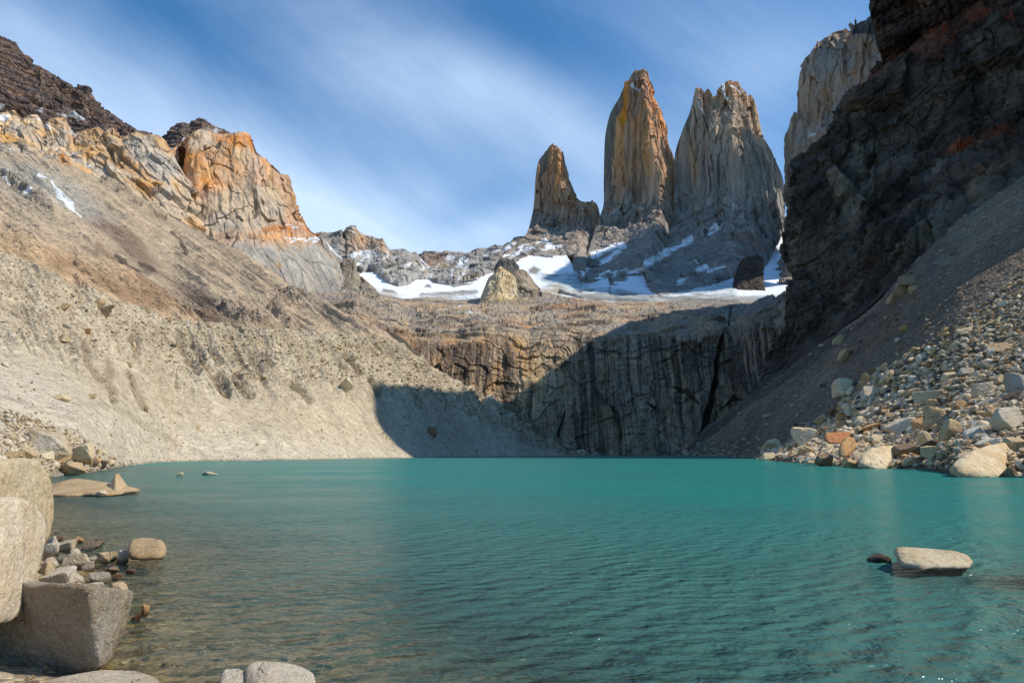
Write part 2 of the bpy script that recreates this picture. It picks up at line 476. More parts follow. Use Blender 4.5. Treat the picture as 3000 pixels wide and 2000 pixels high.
# --- dark layered mountain on the far left
def dark_mountain():
    crest = [(-900, -420), (-500, -190), (-200, -30), (0, 108), (55, 148), (94, 186), (153, 218), (187, 237), (213, 258), (240, 254), (255, 258),
             (264, 288), (306, 322), (362, 360), (408, 386), (440, 400), (472, 402), (493, 390), (502, 373), (532, 358), (557, 365), (593, 346), (617, 365), (676, 390), (720, 420), (780, 520)]
    Yc = lambda x: np.interp(x, [-900, 0, 400, 700, 800], [900, 1250, 1400, 1450, 1450])
    r = [[P(x, y, Yc(x)) for x, y in crest],
         [P(x, y + 110, Yc(x) - 90) for x, y in crest],
         [P(x, y + 260, Yc(x) - 190) for x, y in crest],
         [P(x, max(y + 520, 620), Yc(x) - 330) for x, y in crest]]
    V, T, S, s = loft([[p + np.array([0, 160, -120]) for p in r[0]]] + r, 620, 280, [.4, 1, 1, .6], True)
    n = normals(V); px, py = proj(V)
    bed = V[..., 2] + V[..., 0] * 0.22 + 9 * fbm(V, 0.006, 3, 3)             # tilted strata
    lay = np.abs(((bed / 13.0) % 1) - 0.5) * 2
    lay2 = np.abs(((bed / 41.0) % 1) - 0.5) * 2
    fade = sstep(0, s[1] + .02, S)
    d = 26 * ridged(V, 0.012, 5, 1) + 9 * (lay > 0.5) + 12 * (lay2 - .5) + 12 * fbm(V, 0.05, 3, 8)
    bk, br = blocks(V, 34, 2, (1, 1, 1.6)); d = .7 * d + bk * .9 + 6
    V = V + n * ((d - 22) * (0.35 + 0.65 * fade) * (1 - .65 * sstep(430, 480, px)))[..., None]
    a = mix(L('957c70'), L('6f6262'), sstep(.3, .7, lay)) * (1 + .2 * br)[..., None]
    a = mix(a, L('8a6a50'), sstep(.1, .5, fbm(V, 0.012, 4, 5)) * .55)
    a = mix(a, L('a07a5c'), (sstep(.7, .9, lay2) * .4))
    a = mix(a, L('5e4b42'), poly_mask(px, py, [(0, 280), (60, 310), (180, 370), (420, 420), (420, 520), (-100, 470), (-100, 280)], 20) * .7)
    sn = snow_strokes(px, py, V, [([(170, 330), (215, 345), (250, 350)], 4), ([(225, 362), (250, 345)], 3), ([(-20, 290), (5, 312)], 7), ([(110, 330), (122, 325)], 4),
                                  ([(383, 378), (400, 388)], 2.5), ([(200, 375), (222, 400)], 5), ([(560, 400), (540, 410)], 3), ([(495, 435), (515, 440)], 5), ([(620, 382), (650, 385)], 3)], 60)
    sn = sn * (fbm(V, .05, 3, 9) > -.12)
    a = mix(a, SNOW, sn)
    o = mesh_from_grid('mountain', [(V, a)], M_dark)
    tag(o, 'dark brown layered mountain ridge falling from the upper left', 'mountain', kind='structure')


# --- orange toothed ridge on the left
def orange_ridge():
    crest = [(-900, 180), (-500, 250), (-200, 300), (0, 332), (25, 326), (42, 325), (55, 345), (62, 352), (85, 340), (108, 336), (120, 360), (128, 385), (137, 362), (150, 350), (190, 345), (200, 365),
             (212, 395), (222, 390), (250, 382), (285, 375), (298, 386), (306, 398), (320, 382), (332, 376), (345, 400), (350, 404), (380, 394), (403, 387), (425, 397), (462, 395), (485, 412), (500, 440), (515, 470), (560, 560)]
    foot = [(-900, 330), (-300, 420), (0, 460), (210, 500), (400, 590), (510, 665), (560, 690), (620, 720)]
    mid = [(-900, 240), (-300, 350), (0, 392), (120, 420), (210, 440), (350, 480), (460, 520), (520, 590), (575, 640)]
    Yt = lambda x: np.interp(x, [-900, 0, 500, 620], [640, 820, 880, 880])
    r = [[P(x, y + 40, Yt(x) + 140) for x, y in crest],
         [P(x, y, Yt(x)) for x, y in crest],
         [P(x, y, Yt(x) - 45) for x, y in mid],
         [P(x, y, Yt(x) - 110) for x, y in foot],
         [P(x, y + 90, Yt(x) - 150) for x, y in foot]]
    V, T, S, s = loft(r, 640, 240, [.5, 1, 1, .5], True)
    n = normals(V); px, py = proj(V)
    fade = sstep(s[1] - .02, s[1] + .1, S)
    q = V.copy()
    dg = ridged(q + np.stack([V[..., 2] * .9, V[..., 2] * 0, V[..., 2] * 0], -1), 0.014, 5, 21, st=(1, .5, .35))   # slabs plunging to the right
    bk, br = blocks(V + np.stack([V[..., 2] * .9, V[..., 2] * 0, V[..., 2] * 0], -1), 26, 27, (1, .6, .35), .15)
    d = 13 * (dg - .6) + 3 * fbm(V, 0.05, 4, 22) + 1.5 * bk
    V = V + n * (d * (.3 + .7 * fade))[..., None]
    f1 = fbm(V, 0.012, 4, 23); f2 = fbm(V, 0.03, 4, 24)
    a = (1 + .2 * br)[..., None] * mix(L('d8bd98'), L('d3a468'), sstep(-.15, .25, f1 + .25 * (1 - sstep(0, 60, py - np.interp(px, [c[0] for c in crest], [c[1] for c in crest])))))
    a = mix(a, L('c3b9aa'), sstep(.0, .4, f2) * .8)
    gp = poly_mask(px, py, [(350, 410), (380, 400), (440, 400), (480, 440), (500, 560), (440, 520), (390, 470)], 14)
    a = mix(a, L('bfb8ad'), gp * .85)
    a = mix(a, L('b0a99c'), poly_mask(px, py, [(-50, 400), (100, 440), (150, 500), (60, 520), (-50, 500)], 20) * .6)
    a = mix(a, L('d08a3c'), poly_mask(px, py, [(178, 430), (190, 440), (212, 500), (180, 500), (172, 470)], 5) * .7)
    sn = snow_strokes(px, py, V, [([(-10, 345), (18, 340)], 7), ([(110, 353), (120, 357)], 3), ([(30, 455), (50, 470), (72, 482)], 5), ([(140, 478), (160, 480)], 4), ([(148, 500), (160, 493)], 4), ([(205, 385), (222, 400)], 5),
                                  ([(245, 478), (275, 481)], 2), ([(135, 378), (145, 380)], 4)], 61)
    a = mix(a, SNOW, sn)
    o = mesh_from_grid('ridge', [(V, a)], M_orange)
    tag(o, 'row of pale orange rock teeth above the brown scree slope', 'ridge', kind='structure')


# --- orange buttress with grey granite below it
def buttress():
    crest = [(480, 470), (497, 448), (510, 432), (535, 420), (557, 395), (580, 380), (600, 375), (612, 370), (622, 388), (655, 392), (700, 388), (712, 386), (728, 392), (738, 420), (750, 450),
             (778, 465), (800, 490), (820, 508), (842, 514), (852, 535), (858, 590), (872, 620), (890, 655), (915, 682), (935, 690), (960, 712), (985, 742), (1000, 755), (1030, 800)]
    Yc = lambda x: np.interp(x, [480, 530, 560, 700, 860, 1030], [900, 960, 930, 960, 1080, 1260])
    def row(dy, dY, fx=1.0, fy=None):
        return [P(x + (fx * dy * .18 if x > 840 else 0), (y + dy) if fy is None else fy(x, y), Yc(x) + dY) for x, y in crest]
    r = [row(60, 160), row(0, 0), row(0, 0, 0, lambda x, y: y + .35 * (700 - y) if y < 690 else y + 16), row(0, 0, 0, lambda x, y: max(700, y + 25)), row(0, 0, 0, lambda x, y: max(800, y + 60)), row(0, 0, 0, lambda x, y: 880)]
    for k, dY in ((2, -14), (3, -45), (4, -100), (5, -130)): r[k] = [p * ((p[1] + dY) / p[1]) if False else np.array([p[0] * (p[1] + dY) / p[1], p[1] + dY, CAMZ + (p[2] - CAMZ) * (p[1] + dY) / p[1]]) for p in r[k]]
    V, T, S, s = loft(r, 520, 420, [.4, 1, 1, 1, 1], True)
    n = normals(V); px, py = proj(V)
    fade = sstep(s[1] - .01, s[1] + .08, S)
    d = 22 * (ridged(V, 0.011, 5, 31, st=(1, 1, .55)) - .6) + 9 * fbm(V, 0.035, 4, 32, st=(1, 1, .6)) + 4 * (ridged(V, .06, 3, 34, st=(1, 1, .4)) - .6)
    crk = line_mask(px + 9 * fbm(V, .03, 3, 38), py, [(530, 440), (532, 490), (545, 540), (548, 600), (562, 655)], [8, 10, 6, 7, 5])
    bk, br = blocks(V, 40, 37, (1, 1, .4), .15); d = .5 * d + .95 * bk * (1 - .55 * sstep(690, 730, py))
    d = d - 26 * crk
    low = sstep(690, 730, py + 18 * fbm(V, 0.02, 3, 35))
    d = d * (1 - .45 * low)
    V = V + n * (d * (.3 + .7 * fade))[..., None]
    f1 = fbm(V, 0.010, 5, 33); f2 = fbm(V, 0.03, 4, 36, st=(1, 1, .35)); f3 = fbm(V, .022, 4, 37)
    a = mix(L('dba878'), L('d9c0a0'), sstep(-.1, .3, f1)) * (1 + .22 * br)[..., None]
    a = mix(a, L('bc8450'), sstep(.1, .4, f2) * .5)
    pale = np.maximum(poly_mask(px, py, [(640, 560), (700, 540), (790, 520), (830, 600), (830, 660), (760, 690), (640, 690), (570, 690), (565, 600)], 26), poly_mask(px, py, [(550, 410), (590, 410), (598, 450), (560, 455)], 12))
    a = mix(a, L('cbb99e'), np.clip(pale + f3 * .9, 0, 1) * pale ** .5 * .9)
    a = mix(a, L('857468'), poly_mask(px, py, [(660, 450), (760, 500), (790, 540), (700, 570), (660, 520)], 26) * sstep(-.25, .3, f2) * .75)
    a = mix(a, L('d98d45'), np.clip(poly_mask(px, py, [(620, 392), (730, 392), (745, 440), (640, 420)], 14) + line_mask(px, py, [(770, 675), (850, 668), (935, 692)], 9), 0, 1) * .8)
    a = mix(a, L('7a5238'), crk * .25)
    grey = mix(L('b3afa6'), L('9d9a96'), sstep(-.2, .3, f1)); grey = mix(grey, L('b59a78'), sstep(.05, .4, f3) * .7)
    grey = mix(grey, L('6d6a68'), sstep(.2, .5, fbm(V, .02, 4, 39, st=(.5, .5, 2))) * .5)
    a = mix(a, grey, low)
    sn = snow_strokes(px, py, V, [([(835, 700), (860, 702), (885, 700)], 2.5), ([(850, 712), (875, 700)], 2.5), ([(885, 708), (905, 702), (935, 695), (915, 712)], 3.5), ([(937, 697), (960, 718), (985, 740), (998, 752)], [3, 4, 6, 6]), ([(915, 714), (932, 700)], 3.5),
                                  ([(855, 665), (870, 668)], 2), ([(985, 738), (1000, 750)], 6), ([(830, 665), (862, 670)], 1.6)], 62)
    a = mix(a, SNOW, sn)
    o = mesh_from_grid('buttress', [(V, a)], M_orange)
    tag(o, 'steep orange rock buttress with grey granite foot, left of the gap', 'mountain', kind='structure')


# --- two low grey ridges closing the valley head
def back_ridges():
    for nm, crest, foot, Yt, seed, lab in (
        ('ridge', [(880, 700), (940, 683), (962, 684), (985, 682), (1000, 674), (1004, 680), (1012, 682), (1016, 668), (1030, 663), (1040, 664), (1048, 680), (1062, 686), (1085, 695), (1112, 699), (1120, 700), (1128, 715), (1143, 733), (1160, 733), (1180, 731), (1195, 738), (1212, 745), (1226, 758), (1240, 780), (1256, 800), (1275, 830)],
         [(880, 830), (945, 830), (1000, 828), (1045, 823), (1058, 799), (1086, 794), (1116, 813), (1140, 832), (1167, 840), (1191, 837), (1218, 820), (1256, 818), (1275, 830)], 1720, 41,
         'grey granite ridge with a small blocky summit and snow ledges'),
        ('ridge', [(1215, 790), (1230, 758), (1245, 748), (1252, 750), (1285, 747), (1320, 745), (1345, 743), (1358, 749), (1375, 745), (1395, 740), (1420, 738), (1440, 728), (1452, 726), (1475, 725), (1490, 715), (1520, 700), (1560, 700), (1620, 730)],
         [(1215, 825), (1256, 818), (1286, 832), (1310, 835), (1331, 842), (1378, 835), (1419, 806), (1470, 790), (1504, 782), (1511, 765), (1548, 752), (1620, 756)], 2050, 51,
         'low dark grey jagged ridge under the open sky gap')):
        cx, cy = zip(*crest); fx, fy = zip(*foot)
        xs = np.unique(np.concatenate([cx, fx]))
        c = [(x, np.interp(x, cx, cy)) for x in xs]; f = [(x, np.interp(x, fx, fy)) for x in xs]
        m = [(x, (a * .5 + b * .5)) for (x, a), (_, b) in zip(c, f)]
        r = [[P(x, y + 40, Yt + 220) for x, y in c], [P(x, y, Yt) for x, y in c],
             [P(x, y, .55 * Yt + .45 * YG(ff)) for (x, y), (_, ff) in zip(m, f)],
             [P(x, y, YG(y)) for x, y in f], [P(x, y + 30, YG(y) + 60) for x, y in f]]
        V, T, S, s = loft(r, 420, 200, [.4, 1, 1, .3])
        n = normals(V); px, py = proj(V)
        fade = sstep(s[1] - .02, s[1] + .1, S) * (1 - sstep(s[3] - .08, s[3], S))
        bk, br = blocks(V, 60, seed + 5, (1, 1, .6))
        d = 17 * (ridged(V, 0.009, 5, seed, st=(1, 1, .6)) - .6) + 4 * fbm(V, 0.03, 4, seed + 1) + .8 * bk
        crestj = 7 * (ridged(V, .05, 3, seed + 8) - .5)
        V = V + n * (d * (.25 + .75 * fade))[..., None]
        V[..., 2] += crestj * (1 - sstep(0, .08, np.abs(S - s[1])))
        f1 = fbm(V, 0.006, 4, seed + 2)
        a = mix(L('bdbab2'), L('a3a19f'), sstep(-.2, .25, f1)) * (1 + .2 * br)[..., None]; a = mix(a, L('b59a7c'), sstep(.0, .4, fbm(V, .008, 4, seed + 3)) * .6)
        if Yt < 1900:
            a = mix(a, L('b8916a'), poly_mask(px, py, [(1000, 675), (1130, 700), (1140, 735), (1080, 735), (1010, 745)], 16) * .6)
            st = [([(1020, 755), (1060, 740), (1100, 735)], [5, 7, 4]), ([(955, 775), (975, 770), (1000, 765)], 5), ([(1045, 780), (1065, 755), (1090, 740)], [3, 3, 4]), ([(1085, 760), (1075, 745)], 2.5), ([(1100, 740), (1108, 760)], 3),
                  ([(1122, 762), (1135, 745)], 3), ([(1148, 760), (1165, 755)], 3), ([(1185, 778), (1200, 778)], 3), ([(1230, 765), (1248, 790), (1258, 815)], [2, 4, 4]), ([(1232, 800), (1252, 790)], 2.5), ([(1048, 782), (1060, 772)], 4), ([(1140, 740), (1130, 762)], 2)]
        else:
            a = a * .92; a = mix(a, L('a8764e'), poly_mask(px, py, [(1225, 745), (1330, 745), (1300, 765), (1240, 790)], 10) * .55)
            st = [([(1312, 756), (1335, 752)], 4), ([(1335, 785), (1350, 765), (1365, 760)], 3.5), ([(1365, 785), (1390, 770), (1405, 767)], 4), ([(1318, 815), (1325, 800)], 3), ([(1335, 822), (1362, 805)], 4), ([(1345, 775), (1370, 770)], 3), ([(1450, 745), (1475, 735)], 3), ([(1485, 755), (1520, 735)], 5), ([(1500, 745), (1560, 730)], 4), ([(1425, 752), (1435, 745)], 2), ([(1278, 785), (1290, 770)], 2), ([(1460, 740), (1480, 730), (1520, 715)], 3)]
        a = mix(a, SNOW, snow_strokes(px, py, V, st, seed + 9))
        o = mesh_from_grid(nm, [(V, a)], M_granite)
        tag(o, lab, 'ridge', kind='structure')


# --- rock towers: front and back skins between their two flanks
def tower(name, label, top, lefts, rights, levels, Ysil, bulge, seed, foot, paint, ridge_t=0.62, flute=20, nu=330, nv=430):
    lx = lambda y: np.interp(y, [q[1] for q in lefts], [q[0] for q in lefts]); rx = lambda y: np.interp(y, [q[1] for q in rights], [q[0] for q in rights])
    rows_f = []; rows_b = []
    def add(pts, Y0, bl):
        pts = np.array(pts, float); x0, x1 = pts[0, 0], pts[-1, 0]
        f = []; b = []
        for x, y in pts:
            t = (x - x0) / max(x1 - x0, 1e-6)
            tt = t ** (math.log(.5) / math.log(ridge_t)) if 0 < t < 1 else t
            k = (1 - abs(2 * tt - 1) ** 1.35)
            f.append(P(x, y, Y0 - bl * k)); b.append(P(x, y, Y0 + bl * k))
        rows_f.append(f); rows_b.append(b)
    # summit line (thin), then level sections
    add(top, Ysil, bulge * .12)
    for lv, bf, Yo in levels:
        xs = np.linspace(lx(lv), rx(lv), 21)
        # sections start following the summit line and flatten out with depth
        add([(x, lv) for x in xs], Ysil + Yo, bulge * bf)
    xs = np.array([q[0] for q in foot], float); rows_f.append([P(x, y, YG(y)) for x, y in foot]); rows_f.append([P(x, y + 26, YG(y) + 60) for x, y in foot])
    V, T, S, s = loft(rows_f, nu, nv)
    n = normals(V); px, py = proj(V)
    lo = S > s[-2]
    steep = 1 - sstep(650, 730, py + 20 * fbm(V, .01, 2, seed + 9))
    fl = ridged(V + 10 * fbm(V, .01, 2, seed + 3)[..., None], 0.016, 5, seed, st=(1, 1, .035), gain=.6)
    fl2 = ridged(V, 0.05, 4, seed + 30, st=(1, 1, .05))
    blk = fbm(V, .03, 4, seed + 1, st=(1, 1, .5))
    bk, br = blocks(V, 46, seed + 40, (1, 1, .07), .12); bk3, br3 = blocks(V, 17, seed + 48, (1, 1, .09), .15); bk2, br2 = blocks(V, 60, seed + 44, (1, 1, .7))
    d = (flute * .30 * (fl - .6) + flute * .16 * (fl2 - .6) + 1.5 * bk + 1.0 * bk3) * (.12 + .88 * steep) + 1.5 * blk + (1 - steep) * (5 * (ridged(V, .012, 4, seed + 7) - .6) + .32 * bk2)
    topf = sstep(0, .04, S)
    edge = sstep(0, .05, T) * sstep(0, .05, 1 - T)
    d = d * (.35 + .65 * topf) * (.45 + .55 * edge) * (1 - .8 * sstep(s[-2] - .03, s[-2], S))
    # summit blocks
    d = d + 10 * (ridged(V, .035, 3, seed + 5) - .5) * (1 - sstep(.0, .22, S))
    V2 = V + n * d[..., None]
    V2[..., 2] += 9 * (ridged(V, .05, 3, seed + 6) - .45) * (1 - sstep(0, .03, S))
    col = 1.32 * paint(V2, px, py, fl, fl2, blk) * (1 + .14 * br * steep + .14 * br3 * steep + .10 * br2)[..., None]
    Vb, Tb, Sb, sb = loft(rows_b, 120, 160)
    colb = np.broadcast_to(L('8d8478'), Vb.shape)
    # stitch the summit edge of the back to the front by following the same outline
    o = mesh_from_grid(name, [(V2, col), (Vb, colb)], M_tower)
    tag(o, label, 'rock tower', kind='structure')


def tower_paint(seed, hi, lo, yswitch, snow, tint=None):
    def f(V, px, py, fl, fl2, blk):
        w = py + 60 * fbm(V, .008, 4, seed)
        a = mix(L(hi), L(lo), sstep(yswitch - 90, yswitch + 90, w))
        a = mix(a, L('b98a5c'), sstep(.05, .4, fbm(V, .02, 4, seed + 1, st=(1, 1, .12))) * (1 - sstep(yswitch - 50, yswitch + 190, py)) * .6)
        a = mix(a, L('cf8a4a'), (1 - sstep(yswitch - 260, yswitch - 110, py)) * .75)  # orange tips: warm sunlight on the summits put into the colour
        a = mix(a, L('85827f'), sstep(.1, .45, fbm(V, .012, 4, seed + 2, st=(1, 1, .18))) * .55)
        a = mix(a, L('8a6650'), sstep(.15, .4, fbm(V, .010, 4, seed + 3, st=(.6, .6, 1.2))) * .5 * sstep(500, 600, py))
        a = mix(a, L('5e5a58'), sstep(.30, .1, fl) * .3)
        a = a * (1 + .18 * fbm(V, .05, 3, seed + 4, st=(1, 1, .08)))[..., None]
        if tint is not None: a = tint(a, V, px, py)
        return mix(a, SNOW, snow_strokes(px, py, V, snow, seed + 8))
    return f


def towers():
    # small southern-looking spire with shoulder
    L1 = [(1596, 450), (1580, 468), (1570, 505), (1567, 560), (1563, 610), (1552, 660), (1535, 702), (1480, 735), (1420, 765)]
    R1 = [(1652, 450), (1658, 500), (1676, 545), (1697, 588), (1735, 592), (1758, 612), (1762, 632), (1755, 660), (1745, 700), (1730, 735), (1715, 770)]
    tower('rock_tower', 'smallest pointed granite tower with a rounded right shoulder', [(1598, 446), (1606, 436), (1612, 428), (1620, 425), (1630, 430), (1640, 442), (1650, 446)], L1, R1,
          [(470, .3, 0), (520, .5, 0), (585, .7, 0), (605, .9, 0), (645, 1.0, -15), (685, 1.05, -80), (722, 1.05, -190)], 2000, 90, 101,
          [(1419, 806), (1470, 790), (1504, 778), (1511, 765), (1548, 750), (1600, 752), (1680, 750), (1677, 783), (1715, 790)],
          tower_paint(111, 'c09068', '968b80', 600, [([(1560, 712), (1600, 705), (1620, 720)], 4), ([(1500, 745), (1530, 725), (1560, 712)], 4), ([(1590, 700), (1600, 700)], 2), ([(1580, 475), (1590, 465)], 5), ([(1600, 722), (1640, 722)], 4), ([(1480, 750), (1520, 742)], 5), ([(1560, 735), (1620, 730)], 4)]), ridge_t=.76, flute=16, nu=260, nv=330)
    L2 = [(1829, 273), (1812, 290), (1804, 302), (1800, 327), (1786, 338), (1773, 385), (1769, 475), (1769, 591), (1750, 660), (1728, 717), (1712, 780), (1700, 840)]
    R2 = [(1905, 284), (1927, 305), (1939, 338), (1946, 392), (1962, 430), (1977, 450), (1990, 520), (1992, 600), (1985, 660), (1960, 720), (1950, 780), (1940, 840)]
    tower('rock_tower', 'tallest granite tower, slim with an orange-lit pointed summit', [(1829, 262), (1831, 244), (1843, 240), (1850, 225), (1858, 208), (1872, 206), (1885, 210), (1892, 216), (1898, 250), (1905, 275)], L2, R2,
          [(290, .45, 0), (340, .7, 0), (420, .9, 0), (520, 1, 0), (590, 1.02, -10), (640, 1.04, -50), (690, 1.05, -130), (740, 1.05, -250), (780, 1.0, -360)], 1950, 130, 121,
          [(1677, 783), (1690, 812), (1702, 839), (1740, 826), (1782, 813), (1787, 844), (1833, 823), (1880, 810), (1919, 798), (1904, 854), (1935, 869), (1996, 854)],
          tower_paint(131, 'bd946e', '958c84', 560, [([(1735, 755), (1760, 735), (1825, 718)], 9), ([(1745, 772), (1815, 738)], 6), ([(1705, 800), (1730, 780)], 6), ([(1760, 805), (1782, 795), (1800, 810)], 4), ([(1735, 745), (1790, 730)], 4), ([(1800, 800), (1835, 785)], 3), ([(1960, 700), (1975, 680), (1985, 640)], 2.5), ([(1840, 650), (1845, 655)], 2), ([(1850, 250), (1870, 262)], 4), ([(1895, 775), (1950, 738), (2030, 700)], [11, 10, 5]), ([(1840, 800), (1880, 785)], 5)]), ridge_t=.74, flute=26)
    L3 = [(2031, 284), (2021, 331), (1999, 385), (1981, 417), (1977, 450), (1975, 560), (1972, 640), (1955, 700), (1930, 760), (1905, 800), (1900, 850)]
    R3 = [(2205, 289), (2218, 324), (2227, 374), (2241, 418), (2266, 457), (2284, 493), (2295, 519), (2300, 610), (2297, 680), (2268, 730), (2243, 785), (2205, 830)]
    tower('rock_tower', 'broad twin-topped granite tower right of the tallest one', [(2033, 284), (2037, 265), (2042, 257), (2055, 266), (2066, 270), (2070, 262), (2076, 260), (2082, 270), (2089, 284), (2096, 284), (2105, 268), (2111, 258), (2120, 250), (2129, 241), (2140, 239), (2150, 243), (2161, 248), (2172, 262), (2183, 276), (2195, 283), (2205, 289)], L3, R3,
          [(325, .4, 0), (390, .75, 0), (460, .95, 0), (540, 1, 0), (600, 1.02, -12), (650, 1.02, -50), (700, 1.02, -120), (750, 1.0, -220), (785, .95, -310)], 1860, 140, 141,
          [(1904, 854), (1935, 869), (1996, 854), (2078, 839), (2159, 808), (2185, 815), (2205, 818)],
          tower_paint(151, 'b09a84', '928b85', 460, [([(2075, 680), (2110, 663), (2138, 652)], [5, 6, 3]), ([(1895, 775), (1950, 738), (2030, 702)], [11, 12, 6]), ([(2045, 792), (2070, 782)], 6), ([(2075, 792), (2115, 785)], 6), ([(1985, 830), (2010, 815)], 5), ([(2040, 765), (2050, 768)], 3), ([(2120, 250), (2130, 290)], 4), ([(2050, 300), (2055, 330)], 2.5), ([(2140, 255), (2170, 275)], 3), ([(1915, 790), (1935, 760)], 5)]), ridge_t=.66, flute=26, nu=420)


# --- granite mountain beyond the dark cliff
def right_mountain():
    r = rows_px(
        [(2372, 189, 1750), (2385, 165, 1750), (2400, 140, 1750), (2412, 122, 1750), (2420, 128, 1750), (2440, 118, 1750), (2447, 103, 1750), (2465, 100, 1740), (2487, 103, 1740), (2498, 92, 1740), (2516, 75, 1720), (2550, 70, 1700)],
        [(2336, 270, 1750), (2420, 250, 1690), (2550, 220, 1620), (2800, 100, 1450), (3100, 0, 1300)],
        [(2335, 321, 1750), (2420, 320, 1680), (2550, 300, 1600), (2800, 200, 1430), (3100, 100, 1280)],
        [(2300, 419, 1760), (2400, 420, 1660), (2550, 400, 1560), (2800, 350, 1400), (3100, 250, 1250)],
        [(2297, 530, 1760), (2400, 530, 1620), (2550, 520, 1500), (2800, 500, 1350), (3100, 450, 1230)],
        [(2296, 700, 1740), (2400, 680, 1560), (2550, 680, 1430), (2800, 650, 1300), (3100, 650, 1200)],
        [(2275, 790, 1560), (2330, 780, 1450), (2550, 780, 1370), (2800, 780, 1280), (3100, 780, 1180)],
        [(2262, 850, 1400), (2310, 840, 1340), (2550, 850, 1300), (2800, 850, 1250), (3100, 850, 1150)])
    r[0] += [np.array(q, float) for q in ((1000, 1640, 1180), (985, 1560, 1290), (965, 1450, 1330), (945, 1350, 1300), (940, 1223, 1290), (950, 1120, 1200), (980, 1020, 1100))]  # unseen crest, its heights shaped to shade the tower aprons
    back = [[p + np.array([160, 200, -150]) for p in r[0]]]
    V, T, S, s = loft(back + r, 460, 420, [.25, 1, 1, 1, 1, 1, 1, 1])
    n = normals(V); px, py = proj(V)
    fade = sstep(s[1] - .02, s[1] + .06, S)
    bk, br = blocks(V, 44, 169, (1, 1, .10), .12)
    fl = ridged(V, 0.014, 5, 161, st=(1, 1, .12)); d = 1.6 * bk + 7 * (fl - .6) + 7 * (ridged(V, .012, 4, 162) - .6) + 5 * fbm(V, .05, 3, 163)
    V = V + n * (d * (.3 + .7 * fade))[..., None]
    V[..., 2] += 12 * (ridged(V, .03, 3, 166) - .5) * (1 - sstep(0, .04, np.abs(S - s[1])))
    a = (1 + .16 * br)[..., None] * mix(L('b59c88'), L('aaa39f'), sstep(-.2, .2, fbm(V, .006, 4, 164) + (px - 2440) / 500)); a = mix(a, L('b98a62'), sstep(.1, .4, fbm(V, .012, 4, 165, st=(1, 1, .2))) * .6)
    a = a * (1 + .2 * fbm(V, .03, 4, 167, st=(1, 1, .1)))[..., None]
    a = mix(a, L('4b4a50'), poly_mask(px, py, [(2494, 90), (2500, 60), (2600, 40), (2600, 100), (2520, 105)], 5) * .9)
    sn = snow_strokes(px, py, V, [([(2565, 200), (2580, 188)], 3), ([(2370, 398), (2395, 390)], 3), ([(2430, 365), (2437, 355)], 3)], 168)
    a = mix(a, SNOW, sn)
    o = mesh_from_grid('mountain', [(V, a)], M_tower)
    tag(o, 'pale grey granite mountain wall rising behind the dark right cliff', 'mountain', kind='structure')


